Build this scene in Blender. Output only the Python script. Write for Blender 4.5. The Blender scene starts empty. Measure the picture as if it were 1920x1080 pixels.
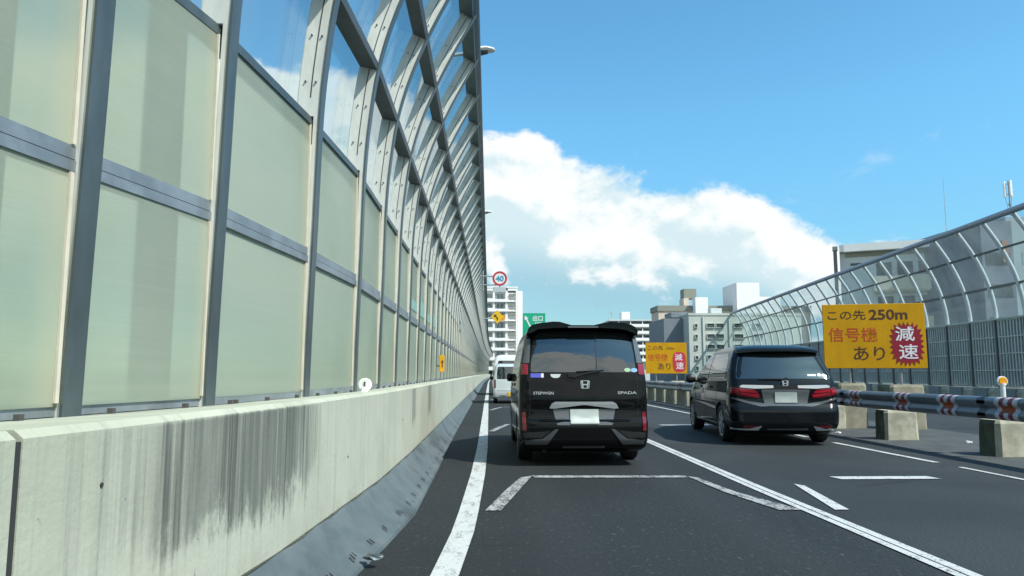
import bpy, bmesh, math, random
from mathutils import Vector, Matrix
R = math.radians
random.seed(7)
scene = bpy.context.scene
COL = scene.collection

# ------------------------------------------------------------------ camera
F_PX, H_CAM = 1387.0, 1.2
cam_d = bpy.data.cameras.new("camera")
cam = bpy.data.objects.new("camera", cam_d)
COL.objects.link(cam)
cam_d.sensor_width = 36.0
cam_d.lens = F_PX / 1920 * 36.0
cam_d.clip_start = 0.05
cam_d.clip_end = 6000
pitch = math.atan(160 / F_PX)
yaw = math.atan(42 / F_PX * math.cos(pitch))
cam.location = (0, 0, H_CAM)
cam.rotation_euler = (R(90) + pitch, 0, -yaw)
scene.camera = cam

# ------------------------------------------------------------------ light
SUN_EL = R(50)
SUN_AZ = math.atan2(0.8, -0.6)          # clockwise from +Y: behind us, to the right
sun_dir = Vector((math.sin(SUN_AZ) * math.cos(SUN_EL), math.cos(SUN_AZ) * math.cos(SUN_EL), math.sin(SUN_EL)))
sl = bpy.data.lights.new("sun", 'SUN')
sl.energy = 3.0
sl.angle = R(0.55)
sl.color = (1.0, 0.95, 0.86)
so = bpy.data.objects.new("sun", sl)
COL.objects.link(so)
so.rotation_euler = sun_dir.to_track_quat('Z', 'Y').to_euler()

scene.view_settings.view_transform = 'Standard'
scene.view_settings.look = 'None'
scene.view_settings.exposure = 0.85
scene.view_settings.gamma = 1.0
scene.render.engine = 'CYCLES'
scene.cycles.use_denoising = True
scene.cycles.max_bounces = 8
scene.cycles.transparent_max_bounces = 48
scene.cycles.sample_clamp_indirect = 6

# ------------------------------------------------------------------ world: sky + cumulus bank
world = bpy.data.worlds.new("World")
scene.world = world
world.use_nodes = True
wn, wl = world.node_tree.nodes, world.node_tree.links
wn.clear()


class NT:
    """small helper for node trees"""
    def __init__(s, tree):
        s.t = tree; s.n = tree.nodes; s.l = tree.links

    def new(s, typ, **kw):
        n = s.n.new(typ)
        for k, v in kw.items():
            setattr(n, k, v)
        return n

    def put(s, sock, v):
        if isinstance(v, bpy.types.NodeSocket):
            s.l.new(v, sock)
        else:
            sock.default_value = v

    def m(s, op, a, b=0.0, c=0.0, clamp=False):
        n = s.new('ShaderNodeMath', operation=op, use_clamp=clamp)
        s.put(n.inputs[0], a); s.put(n.inputs[1], b); s.put(n.inputs[2], c)
        return n.outputs[0]

    def vm(s, op, a, b):
        n = s.new('ShaderNodeVectorMath', operation=op)
        s.put(n.inputs[0], a); s.put(n.inputs[1], b)
        return n.outputs[0]

    def step(s, x, a, b, lo=0.0, hi=1.0):
        n = s.new('ShaderNodeMapRange', interpolation_type='SMOOTHSTEP')
        s.put(n.inputs[0], x); n.inputs[1].default_value = a; n.inputs[2].default_value = b
        n.inputs[3].default_value = lo; n.inputs[4].default_value = hi
        return n.outputs[0]

    def mix(s, f, a, b):
        n = s.new('ShaderNodeMix', data_type='RGBA')
        s.put(n.inputs[0], f)
        for i, v in ((6, a), (7, b)):
            if isinstance(v, tuple) and len(v) == 3:
                v = (*v, 1)
            s.put(n.inputs[i], v)
        return n.outputs[2]

    def noise(s, vec, scale, detail=4.0, rough=0.5, dist=0.0):
        n = s.new('ShaderNodeTexNoise')
        if vec is not None:
            s.put(n.inputs['Vector'], vec)
        n.inputs['Scale'].default_value = scale
        n.inputs['Detail'].default_value = detail
        n.inputs['Roughness'].default_value = rough
        n.inputs['Distortion'].default_value = dist
        return n.outputs['Fac']

    def scalev(s, vec, v):
        n = s.new('ShaderNodeMapping')
        s.put(n.inputs['Vector'], vec)
        n.inputs['Scale'].default_value = v
        return n.outputs[0]

    def curve(s, x, pts, x0, x1, y0, y1):
        """float curve through pts in real units"""
        n = s.new('ShaderNodeFloatCurve')
        c = n.mapping.curves[0]
        P = [((p - x0) / (x1 - x0), (q - y0) / (y1 - y0)) for p, q in pts]
        c.points[0].location = P[0]; c.points[1].location = P[-1]
        for p in P[1:-1]:
            c.points.new(*p)
        n.mapping.update()
        mr = s.new('ShaderNodeMapRange')
        s.put(mr.inputs[0], x); mr.inputs[1].default_value = x0; mr.inputs[2].default_value = x1
        s.put(n.inputs['Value'], mr.outputs[0])
        mo = s.m('MULTIPLY_ADD', n.outputs[0], y1 - y0, y0)
        return mo


W = NT(world.node_tree)
tc = W.new('ShaderNodeTexCoord').outputs['Generated']
sky = W.new('ShaderNodeTexSky', sky_type='NISHITA', sun_disc=False)
sky.sun_elevation = SUN_EL
sky.sun_rotation = SUN_AZ
sky.air_density = 1.0
sky.dust_density = 0.6
sky.ozone_density = 1.6
sx = W.new('ShaderNodeSeparateXYZ'); W.put(sx.inputs[0], tc)
dx, dy, dz = sx.outputs
el = W.m('ARCSINE', dz)
az = W.m('ARCTAN2', dx, dy)                 # 0 = straight ahead, + right
n_big = W.noise(W.scalev(tc, (1, 1, 1.5)), 6.0, 9.0, 0.55, 0.2)
n_fine = W.noise(W.scalev(tc, (1, 1, 1.3)), 17.0, 8.0, 0.6, 0.3)
# height of the bank's upper edge against azimuth (radians)
top = W.curve(az, [(-3.2, .62), (-2.6, .55), (-2.2, .42), (-1.2, .36), (-.45, .40), (-.12, .37), (-.02, .325), (.05, .335), (.085, .300), (.13, .285), (.20, .268), (.30, .250),
                   (.37, .220), (.43, .185), (.52, .155), (.7, .12), (1.2, .10), (2.2, .40), (2.8, .52), (3.2, .62)], -3.2, 3.2, 0.0, 0.9)
edge = W.m('SUBTRACT', top, el)
wob = W.m('ADD', W.m('MULTIPLY', W.m('SUBTRACT', n_big, .5), .10), W.m('MULTIPLY', W.m('SUBTRACT', n_fine, .5), .085))
d = W.m('ADD', edge, wob)
dens = W.step(d, -.004, .020)
# ragged lower side of the bank, then paler sky under it
base_y = W.curve(az, [(-3.2, .10), (-.5, .10), (-.05, .115), (.12, .105), (.3, .085), (.5, .05), (1.2, .05), (3.2, .10)], -3.2, 3.2, 0.0, 0.5)
low = W.m('ADD', W.m('SUBTRACT', el, base_y), W.m('MULTIPLY', W.m('SUBTRACT', n_big, .52), .22))
dens = W.m('MULTIPLY', dens, W.step(low, -.12, .04, .36, 1.0))
# a small separate puff below the bank
pa = W.m('DIVIDE', W.m('SUBTRACT', az, .155), .050)
pe = W.m('DIVIDE', W.m('SUBTRACT', el, .098), .026)
pr = W.m('SUBTRACT', 1.0, W.m('SQRT', W.m('ADD', W.m('MULTIPLY', pa, pa), W.m('MULTIPLY', pe, pe))))
puff = W.step(W.m('ADD', pr, W.m('MULTIPLY', W.m('SUBTRACT', n_fine, .5), 2.6)), 0.05, .75, 0, .9)
dens = W.m('MAXIMUM', dens, puff)
# thin wisps higher up
wisp = W.noise(W.scalev(tc, (1, 1, 3.2)), 7.5, 6.0, 0.6, 0.4)
wisp = W.m('MULTIPLY', W.step(wisp, .60, .80, 0, .34), W.step(el, .40, .2))
dens = W.m('MAXIMUM', dens, wisp)
# relief: noise sampled a step towards the sun tells the lit side of each billow
off = W.new('ShaderNodeVectorMath', operation='ADD')
W.put(off.inputs[0], tc); off.inputs[1].default_value = (.022, -.006, .024)
n_off = W.noise(W.scalev(off.outputs[0], (1, 1, 1.5)), 6.0, 9.0, 0.55, 0.2)
relief = W.m('SUBTRACT', n_big, n_off)
n_foff = W.noise(W.scalev(off.outputs[0], (1, 1, 1.3)), 17.0, 8.0, 0.6, 0.3)
relief = W.m('ADD', relief, W.m('MULTIPLY', W.m('SUBTRACT', n_fine, n_foff), .42))
rise = W.m('DIVIDE', W.m('SUBTRACT', el, base_y), W.m('SUBTRACT', top, base_y), clamp=True)
lit = W.m('ADD', W.m('MULTIPLY', relief, 2.9), W.m('MULTIPLY', rise, .48))
lit = W.m('ADD', lit, W.m('MULTIPLY', W.m('SUBTRACT', n_big, .5), 1.0))
lit = W.step(lit, -.06, .46)
cloud_col = W.mix(lit, W.mix(W.step(rise, .0, .42), (1.6, 2.7, 3.2), (2.95, 3.68, 3.90)), (4.25, 4.4, 4.4))
skyc = W.new('ShaderNodeHueSaturation')
skyc.inputs['Saturation'].default_value = 1.10
skyc.inputs['Value'].default_value = 1.0
W.put(skyc.inputs['Color'], sky.outputs[0])
tint = W.mix(W.step(el, .0, .36), (.38, .57, .60), (.60, .98, .96))
sky_t = W.new('ShaderNodeMix', data_type='RGBA', blend_type='MULTIPLY')
sky_t.inputs[0].default_value = 1.0
W.l.new(skyc.outputs[0], sky_t.inputs[6]); W.l.new(tint, sky_t.inputs[7])
final = W.mix(dens, sky_t.outputs[2], cloud_col)
bg = W.new('ShaderNodeBackground')
W.put(bg.inputs['Color'], final)
bg.inputs['Strength'].default_value = 0.13
wo = W.new('ShaderNodeOutputWorld')
W.l.new(bg.outputs[0], wo.inputs['Surface'])

# ------------------------------------------------------------------ materials
MATS = {}


def mat(name, col=(.5, .5, .5), rough=.5, metal=0.0, spec=.5, coat=0.0, ior=None, var=0.0, vscale=8.0, bump=0.0, bscale=60.0, vec_scale=None):
    """principled material with a little procedural variation"""
    m = bpy.data.materials.new(name)
    m.use_nodes = True
    t = NT(m.node_tree)
    b = m.node_tree.nodes['Principled BSDF']
    b.inputs['Base Color'].default_value = (*col, 1)
    b.inputs['Roughness'].default_value = rough
    b.inputs['Metallic'].default_value = metal
    b.inputs['Specular IOR Level'].default_value = spec
    b.inputs['Coat Weight'].default_value = coat
    b.inputs['Coat Roughness'].default_value = .03
    if ior:
        b.inputs['IOR'].default_value = ior
    co = t.new('ShaderNodeTexCoord').outputs['Object']
    if vec_scale:
        co = t.scalev(co, vec_scale)
    if var:
        f = t.noise(co, vscale, 5.0, .6)
        lo = tuple(c * (1 - var) for c in col); hi = tuple(min(1, c * (1 + var)) for c in col)
        t.put(b.inputs['Base Color'], t.mix(t.step(f, .3, .7), lo, hi))
        t.put(b.inputs['Roughness'], t.m('MULTIPLY_ADD', f, .25, max(0.02, rough - .12)))
    if bump:
        bn = t.new('ShaderNodeBump')
        bn.inputs['Strength'].default_value = bump
        bn.inputs['Distance'].default_value = .01
        t.put(bn.inputs['Height'], t.noise(co, bscale, 4.0, .6))
        t.l.new(bn.outputs[0], b.inputs['Normal'])
    MATS[name] = m
    return m


def emis(name, col, s):
    m = mat(name, col)
    b = m.node_tree.nodes['Principled BSDF']
    b.inputs['Emission Color'].default_value = (*col, 1)
    b.inputs['Emission Strength'].default_value = s
    return m


steel_dark = mat('painted_steel_blue_grey', (.095, .122, .128), .42, .35, var=.22, vscale=3, vec_scale=(1, 1, .3))
steel_mid = mat('galvanised_steel', (.27, .305, .325), .45, .45, var=.18, vscale=4)
steel_light = mat('pale_galvanised_side', (.62, .645, .60), .55, .0, var=.12, vscale=5, vec_scale=(1, 1, .35), bump=.05)
bolt_dark = mat('bolt_dark', (.07, .07, .065), .6)
gasket = mat('cream_gasket', (.60, .57, .47), .6, var=.08, vscale=6)
purlin_m = mat('purlin_dark_steel', (.10, .11, .115), .5, .3, var=.2, vscale=3)
tube_m = mat('silver_tube', (.56, .60, .61), .36, .0, var=.1, vscale=5)
louvre_m = mat('grey_louvre', (.41, .475, .46), .5, .2, var=.12, vscale=2)
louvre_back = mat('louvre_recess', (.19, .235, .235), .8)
rail_m = mat('guard_rail_galvanised', (.17, .21, .235), .40, .55, var=.22, vscale=2.2, vec_scale=(1, .5, 1))
white_p = mat('white_paint', (.78, .79, .78), .45, var=.04)
red_band = mat('red_reflective', (.17, .018, .028), .4, var=.2, vscale=20)
white_band = mat('white_reflective', (.46, .47, .49), .4, var=.18, vscale=20)
orange_band = mat('orange_reflective', (.33, .085, .025), .4, var=.2, vscale=20)
sign_yellow = mat('sign_yellow', (.56, .29, .004), .6, spec=.2, var=.10, vscale=2.2, vec_scale=(1, 1, .4))
sign_dark = mat('sign_lettering_dark', (.07, .028, .01), .6)
sign_red = mat('sign_lettering_red', (.50, .055, .012), .6)
burst_red = mat('burst_red', (.27, .004, .022), .5)
sign_white = mat('sign_lettering_white', (.74, .74, .76), .5)
sign_green = mat('sign_green', (.0, .36, .20), .5, var=.05)
sign_blue = mat('sign_digits_blue', (.04, .30, .42), .5)
speed_red = mat('speed_ring_red', (.52, .03, .06), .5)
sign_back = mat('sign_back_grey', (.36, .38, .38), .5, .3)
amber = mat('amber_reflector', (.80, .32, .01), .3, coat=.5)
lamp_m = mat('lamp_grey', (.62, .66, .70), .4, .1)
black_rub = mat('black_rubber', (.012, .012, .013), .75)
plastic = mat('black_plastic', (.012, .013, .014), .45)
chrome = mat('chrome', (.66, .69, .71), .2, .55)
chrome_dull = mat('satin_trim', (.20, .22, .23), .28, .9)
rim_m = mat('alloy_rim', (.33, .34, .35), .3, .9)
red_lens = mat('red_lens', (.26, .01, .025), .14, coat=.6)
red_lens_dark = mat('dark_red_lens', (.15, .006, .012), .12, coat=.6)
red_glow = mat('bright_red_lens', (.42, .008, .022), .15, coat=.6)
clear_lens = mat('clear_lens', (.5, .53, .54), .12, .5, coat=.6)
smoke_lens = mat('smoked_lens', (.10, .11, .115), .10, coat=.5)
plate_m = mat('plate_pale', (.46, .52, .49), .5, var=.06, vscale=8)
plate_y = mat('plate_yellow', (.78, .50, .06), .5)
sticker_blue = mat('sticker_blue', (.10, .11, .52), .4)
sticker_white = mat('sticker_white', (.72, .74, .78), .4)
sticker_green = mat('sticker_green', (.34, .55, .36), .4)
sticker_sky = mat('sticker_sky', (.22, .42, .68), .4)
under_m = mat('underbody', (.008, .008, .009), .8)
paint_black = mat('black_car_paint', (.0028, .0034, .0036), .6, spec=.05, coat=.5)
paint_navy = mat('blue_black_car_paint', (.0035, .005, .007), .6, spec=.05, coat=.6)
paint_white = mat('white_car_paint', (.70, .73, .73), .3, coat=.8)
paint_silver = mat('pale_silver_paint', (.60, .66, .66), .3, .2, coat=.8)
car_glass = mat('privacy_glass', (.012, .016, .017), .03, ior=2.2)
car_glass2 = mat('tinted_glass', (.018, .024, .026), .03, ior=1.8)
seat_m = mat('seat_fabric_grey', (.10, .10, .095), .8)
asph_seam = mat('seam_dark', (.035, .036, .036), .9)
litter_m = mat('litter_white', (.62, .62, .60), .7)


def asphalt_mat(name, base, worn):
    m = bpy.data.materials.new(name); m.use_nodes = True
    t = NT(m.node_tree); b = m.node_tree.nodes['Principled BSDF']
    co = t.new('ShaderNodeTexCoord').outputs['Object']
    s = t.new('ShaderNodeSeparateXYZ'); t.put(s.inputs[0], co)
    grain = t.noise(co, 55, 3, .7)
    vor = t.new('ShaderNodeTexVoronoi'); t.put(vor.inputs['Vector'], co); vor.inputs['Scale'].default_value = 38
    spk = t.step(t.noise(t.scalev(co, (1, .5, 1)), 24, 2, .6), .58, .80)
    big = t.noise(t.scalev(co, (1, .14, 1)), 1.1, 6, .65)
    patch = t.noise(co, .35, 3, .5)
    c = t.mix(t.step(grain, .30, .72), tuple(x * .55 for x in base), tuple(x * 1.35 for x in base))
    c = t.mix(t.m('MULTIPLY', spk, .58), c, (.115, .122, .12))
    lane = t.step(s.outputs[0], 2.55, 3.2)
    c = t.mix(t.m('MULTIPLY', lane, t.step(big, .1, .55, .55, 1.0)), c, t.mix(t.step(grain, .3, .7), tuple(x * .80 for x in worn), tuple(x * 1.18 for x in worn)))
    c = t.mix(t.m('MULTIPLY', t.step(patch, .40, .62), .45), c, tuple(x * .62 for x in base))
    crack = t.new('ShaderNodeTexVoronoi', feature='DISTANCE_TO_EDGE'); t.put(crack.inputs['Vector'], t.vm('ADD', co, t.scalev(co, (0, 0, 0)))); crack.inputs['Scale'].default_value = .32
    ck = t.m('MULTIPLY', t.step(crack.outputs[0], .010, .002), t.step(t.noise(co, .9, 3), .5, .62))
    c = t.mix(t.m('MULTIPLY', ck, .55), c, (.010, .012, .012))
    # faint paler wheel tracks and an oily middle strip
    tr = t.m('ABSOLUTE', t.m('SUBTRACT', t.m('ABSOLUTE', t.m('SUBTRACT', s.outputs[0], 1.3)), .75))
    c = t.mix(t.m('MULTIPLY', t.step(tr, .35, .05), t.m('MULTIPLY', big, .28)), c, (.042, .047, .047))
    t.put(b.inputs['Base Color'], c)
    b.inputs['Roughness'].default_value = .8
    b.inputs['Specular IOR Level'].default_value = .35
    bn = t.new('ShaderNodeBump'); bn.inputs['Strength'].default_value = .55; bn.inputs['Distance'].default_value = .008
    t.put(bn.inputs['Height'], t.m('ADD', grain, t.m('MULTIPLY', vor.outputs['Distance'], .8)))
    t.l.new(bn.outputs[0], b.inputs['Normal'])
    return m


asphalt = asphalt_mat('asphalt', (.0205, .0255, .0268), (.035, .0415, .0435))


def marking_mat(name, col, wear):
    m = bpy.data.materials.new(name); m.use_nodes = True
    t = NT(m.node_tree); b = m.node_tree.nodes['Principled BSDF']
    co = t.new('ShaderNodeTexCoord').outputs['Object']
    g = t.noise(co, 60, 4, .7); g2 = t.noise(t.scalev(co, (1, .4, 1)), 9, 4, .6)
    v = t.m('ADD', t.m('MULTIPLY', g, .65), t.m('MULTIPLY', g2, .35))
    f = t.step(v, wear - .045, wear + .05)
    c = t.mix(t.m('MULTIPLY', t.noise(co, 5, 3), .5), col, tuple(x * .72 for x in col))
    t.put(b.inputs['Base Color'], t.mix(f, (.04, .045, .046), c))
    b.inputs['Roughness'].default_value = .7
    return m


mark_white = marking_mat('road_paint_white', (.56, .585, .57), .425)
mark_worn = marking_mat('road_paint_worn', (.44, .45, .44), .49)
mark_faint = marking_mat('road_paint_faint', (.30, .31, .30), .515)


def concrete_mat():
    m = bpy.data.materials.new('parapet_concrete'); m.use_nodes = True
    t = NT(m.node_tree); b = m.node_tree.nodes['Principled BSDF']
    co = t.new('ShaderNodeTexCoord').outputs['Object']
    s = t.new('ShaderNodeSeparateXYZ'); t.put(s.inputs[0], co)
    x, y, z = s.outputs
    blot = t.noise(co, 1.6, 5, .6)
    c = t.mix(t.step(blot, .3, .7), (.40, .425, .335), (.475, .50, .405))
    c = t.mix(t.m('MULTIPLY', t.step(t.noise(t.scalev(co, (1, 1, .25)), 2.2, 4, .6), .5, .75), .5), c, (.52, .48, .37))
    # rain streaks: noise drawn out along the vertical
    st = t.noise(t.scalev(co, (1, 11, .30)), 1.0, 6, .68)
    st2 = t.noise(t.scalev(co, (1, 46, .8)), 1.0, 3, .6)
    streak = t.m('ADD', t.m('MULTIPLY', st, .72), t.m('MULTIPLY', st2, .28))
    # where along the wall the water ran over the ledge
    run = t.curve(y, [(-12, .1), (1.6, .02), (2.2, .05), (2.35, .34), (2.42, .24), (2.62, .42), (2.8, .55), (3.0, .74), (3.3, .98), (4.1, 1.0), (4.28, .9), (4.36, .35), (4.42, .7), (4.7, .5), (4.86, .22), (5.4, .12), (6.5, .06), (8.4, .03),
                         (9.0, .05), (9.2, .80), (9.5, .5), (9.6, .03), (11.2, .02), (11.6, .75), (12.0, .6), (12.6, .04), (16, .02), (19, .40), (20.5, .05), (30, .1)], -12, 30, 0, 1)
    ragged = t.noise(t.scalev(co, (1, 5.5, 3.0)), 1.0, 8, .75)
    depth = t.m('ADD', z, t.m('MULTIPLY', t.m('SUBTRACT', ragged, .5), .75))
    fall = t.step(depth, .36, .70)
    amount = t.m('MULTIPLY', t.m('MULTIPLY', run, fall), t.step(z, 1.03, 1.0, .22, 1.0))
    faint = t.m('MULTIPLY', t.step(streak, .48, .72), .5)
    c = t.mix(faint, c, (.20, .22, .185))
    cloudy = t.noise(t.scalev(co, (1, 3, 1.2)), 1.6, 5, .6)
    veil = t.m('MULTIPLY', t.step(t.m('ADD', amount, t.m('MULTIPLY', t.m('SUBTRACT', streak, .5), 1.5)), .20, .95), t.step(amount, .02, .25))
    c = t.mix(t.m('MULTIPLY', veil, .86), c, t.mix(t.step(cloudy, .35, .65), (.125, .14, .12), (.195, .21, .18)))
    dark = t.m('MULTIPLY', t.m('MULTIPLY', t.step(t.m('ADD', streak, t.m('MULTIPLY', amount, .14)), .56, .76), t.step(amount, .15, .7)), t.step(cloudy, .25, .6, .35, 1.0))
    c = t.mix(t.m('MULTIPLY', dark, .85), c, (.058, .066, .056))
    runs = t.m('MULTIPLY', t.step(t.noise(t.scalev(co, (1, 24, .5)), 1.0, 2, .5), .60, .68), t.step(amount, .1, .4))
    c = t.mix(t.m('MULTIPLY', runs, .6), c, (.30, .32, .265))
    # pits and scuffs
    pit = t.step(t.noise(co, 24, 3, .5), .70, .76)
    c = t.mix(t.m('MULTIPLY', pit, .7), c, (.19, .19, .165))
    low = t.m('MULTIPLY', t.step(z, .42, .26), t.step(ragged, .46, .62))
    c = t.mix(t.m('MULTIPLY', low, .55), c, (.36, .34, .27))
    t.put(b.inputs['Base Color'], c)
    b.inputs['Roughness'].default_value = .85
    bn = t.new('ShaderNodeBump'); bn.inputs['Strength'].default_value = .35; bn.inputs['Distance'].default_value = .006
    t.put(bn.inputs['Height'], t.m('ADD', t.noise(co, 40, 4, .6), t.m('MULTIPLY', t.noise(co, 5, 3), 1.2)))
    t.l.new(bn.outputs[0], b.inputs['Normal'])
    return m


parapet_m = concrete_mat()


def kerb_mat():
    m = bpy.data.materials.new('kerb_concrete'); m.use_nodes = True
    t = NT(m.node_tree); b = m.node_tree.nodes['Principled BSDF']
    co = t.new('ShaderNodeTexCoord').outputs['Object']
    n1 = t.noise(t.scalev(co, (1.5, 1, 1.5)), 1.8, 6, .62)
    n2 = t.noise(t.scalev(co, (1.6, .9, 1.6)), 1.7, 4, .55)
    c = t.mix(t.step(n1, .3, .7), (.072, .098, .108), (.115, .142, .148))
    c = t.mix(t.m('MULTIPLY', t.step(n2, .50, .70), .75), c, (.038, .05, .053))
    c = t.mix(t.m('MULTIPLY', t.step(t.noise(co, 3.3, 4, .6), .56, .75), .5), c, (.17, .165, .13))
    c = t.mix(t.m('MULTIPLY', t.step(t.noise(co, 30, 3, .6), .62, .75), .4), c, (.12, .13, .13))
    t.put(b.inputs['Base Color'], c)
    b.inputs['Roughness'].default_value = .7
    bn = t.new('ShaderNodeBump'); bn.inputs['Strength'].default_value = .12; bn.inputs['Distance'].default_value = .004
    t.put(bn.inputs['Height'], t.noise(co, 28, 4, .6))
    t.l.new(bn.outputs[0], b.inputs['Normal'])
    return m


kerb_m = kerb_mat()
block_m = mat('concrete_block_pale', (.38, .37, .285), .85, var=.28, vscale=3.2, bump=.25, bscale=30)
block_shade = mat('concrete_block_shaded', (.11, .125, .08), .9, var=.35, vscale=4, bump=.25, bscale=30)  # darker copy for the road-side faces, with their shade in the colour
base_brown = mat('concrete_base_brown', (.26, .245, .18), .9, var=.25, vscale=3, bump=.25, bscale=30)
shoulder_m = mat('grey_shoulder', (.062, .07, .07), .85, var=.25, vscale=2.5, bump=.3, bscale=45)
ground_m = mat('far_ground', (.16, .17, .13), .95, var=.3, vscale=.05)
wall_white = mat('tower_white', (.87, .87, .85), .7, var=.03, vscale=.4)
wall_grey = mat('block_grey_green', (.50, .545, .49), .8, var=.06, vscale=.5)
wall_slate = mat('slate_blue_wall', (.18, .215, .24), .7, var=.06, vscale=.6)
wall_beige = mat('block_beige', (.66, .56, .46), .8, var=.06, vscale=.5)
wall_olive = mat('roof_band_olive', (.26, .27, .225), .8, var=.06)
wall_pale = mat('pale_blue_grey_wall', (.54, .59, .60), .8, var=.08, vscale=.3)
wall_cream = mat('cream_band', (.62, .58, .47), .8, var=.08, vscale=.5)
wall_steelblue = mat('slate_tower', (.13, .16, .20), .5, var=.15, vscale=.3)
wall_bluegrey = mat('blue_grey_tower', (.28, .34, .37), .6, var=.1, vscale=.3)
bldg_glass = mat('building_window', (.06, .075, .08), .15, ior=1.6, var=.3, vscale=.8)
bldg_glass_pale = mat('building_window_pale', (.26, .32, .33), .2, var=.3, vscale=1.2)
soil_brown = mat('brick_brown', (.28, .16, .11), .9, var=.2)
hedge_m = mat('hedge_green', (.06, .09, .04), .95, var=.4, vscale=2)


def frosted_mat():
    m = bpy.data.materials.new('frosted_panel'); m.use_nodes = True
    t = NT(m.node_tree); n = m.node_tree.nodes
    b = n['Principled BSDF']
    co = t.new('ShaderNodeTexCoord').outputs['Object']
    geo = t.new('ShaderNodeNewGeometry').outputs['Position']
    dirt = t.noise(geo, .8, 5, .6)
    line = t.noise(t.scalev(co, (1, .6, 75)), 1.0, 2, .5)
    bloom = t.noise(t.scalev(geo, (1, 1, .5)), .55, 3, .5)
    c = t.mix(t.step(dirt, .3, .72), (.32, .385, .295), (.455, .515, .40))
    c = t.mix(t.m('MULTIPLY', t.step(bloom, .4, .65), .8), c, (.44, .495, .41))
    c = t.mix(t.m('MULTIPLY', t.step(line, .4, .7), .13), c, (.70, .72, .60))
    # yellowed edge at the far side of each sheet
    s = t.new('ShaderNodeSeparateXYZ'); t.put(s.inputs[0], co)
    c = t.mix(t.step(s.outputs[1], 1.40, 1.56, 0, .5), c, (.60, .56, .40))
    t.put(b.inputs['Base Color'], c)
    b.inputs['Roughness'].default_value = .42
    b.inputs['Specular IOR Level'].default_value = .4
    tr = t.new('ShaderNodeBsdfRefraction'); tr.inputs[0].default_value = (.86, .90, .78, 1); tr.inputs['IOR'].default_value = 1.02; tr.inputs['Roughness'].default_value = .72
    mx = t.new('ShaderNodeMixShader'); mx.inputs[0].default_value = .46
    t.l.new(b.outputs[0], mx.inputs[1]); t.l.new(tr.outputs[0], mx.inputs[2])
    t.l.new(mx.outputs[0], n['Material Output'].inputs['Surface'])
    return m


def clear_mat(name, tint, milk, milk_col):
    m = bpy.data.materials.new(name); m.use_nodes = True
    t = NT(m.node_tree); n = m.node_tree.nodes
    n.remove(n['Principled BSDF'])
    tr = t.new('ShaderNodeBsdfTransparent'); tr.inputs[0].default_value = (*tint, 1)
    df = t.new('ShaderNodeBsdfTranslucent' if name == 'smoky_pane' else 'ShaderNodeBsdfDiffuse')
    geo = t.new('ShaderNodeNewGeometry').outputs['Position']
    nz = t.noise(t.scalev(geo, (1, 1, .6)), .9, 5, .6)
    df.inputs[0].default_value = (*milk_col, 1)
    m1 = t.new('ShaderNodeMixShader')
    t.put(m1.inputs[0], t.m('MULTIPLY', t.step(nz, .25, .75, .5, 1.5), milk))
    t.l.new(tr.outputs[0], m1.inputs[1]); t.l.new(df.outputs[0], m1.inputs[2])
    gl = t.new('ShaderNodeBsdfGlossy'); gl.inputs['Roughness'].default_value = .06
    gl.inputs[0].default_value = (.9, .92, .92, 1)
    lw = t.new('ShaderNodeLayerWeight'); lw.inputs[0].default_value = .5
    m2 = t.new('ShaderNodeMixShader')
    t.put(m2.inputs[0], t.m('MULTIPLY_ADD', t.m('POWER', lw.outputs['Facing'], 5.0), .5, .02))
    t.l.new(m1.outputs[0], m2.inputs[1]); t.l.new(gl.outputs[0], m2.inputs[2])
    t.l.new(m2.outputs[0], n['Material Output'].inputs['Surface'])
    return m


frosted = frosted_mat()
clear_pane = clear_mat('clear_pane', (.86, .92, .93), .07, (.5, .53, .50))
grey_pane = clear_mat('smoky_pane', (.86, .92, .93), .045, (.46, .50, .50))
green_pane = mat('green_tinted_panel', (.22, .40, .33), .3)


# ------------------------------------------------------------------ object helpers
def link_mesh(name, bm, m, parent=None, smooth=None):
    bmesh.ops.recalc_face_normals(bm, faces=bm.faces)
    me = bpy.data.meshes.new(name)
    bm.to_mesh(me); bm.free()
    for x in (m if isinstance(m, (list, tuple)) else [m]):
        me.materials.append(x)
    if smooth is not None:
        for p in me.polygons:
            p.use_smooth = True
        try:
            me.set_sharp_from_angle(angle=R(smooth))
        except Exception:
            pass
    o = bpy.data.objects.new(name, me)
    COL.objects.link(o)
    if parent:
        o.parent = parent
    return o


def thing(name, label, cat, loc=(0, 0, 0), rz=0.0, group=None):
    o = bpy.data.objects.new(name, None)
    COL.objects.link(o)
    o.location = loc; o.rotation_euler = (0, 0, rz)
    o.empty_display_size = .2
    o['label'] = label; o['category'] = cat
    if group:
        o['group'] = group
    return o


def tag(o, label, cat, group=None):
    o['label'] = label; o['category'] = cat
    if group:
        o['group'] = group
    return o


def copy_tree(o, parent=None):
    c = o.copy(); COL.objects.link(c)
    c.parent = parent
    for ch in list(o.children):
        k = copy_tree(ch, c)
        k.matrix_parent_inverse = ch.matrix_parent_inverse.copy()
    return c


def box(bm, x0, x1, y0, y1, z0, z1, mi=0, M=None):
    vs = [Vector(p) for p in ((x0, y0, z0), (x1, y0, z0), (x1, y1, z0), (x0, y1, z0), (x0, y0, z1), (x1, y0, z1), (x1, y1, z1), (x0, y1, z1))]
    if M is not None:
        vs = [M @ v for v in vs]
    v = [bm.verts.new(p) for p in vs]
    for f in ((3, 2, 1, 0), (4, 5, 6, 7), (0, 1, 5, 4), (1, 2, 6, 5), (2, 3, 7, 6), (3, 0, 4, 7)):
        fc = bm.faces.new([v[i] for i in f]); fc.material_index = mi


def bevel(bm, w, seg=2):
    bmesh.ops.bevel(bm, geom=list(bm.edges), offset=w, segments=seg, affect='EDGES', profile=.5, clamp_overlap=True)


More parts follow.
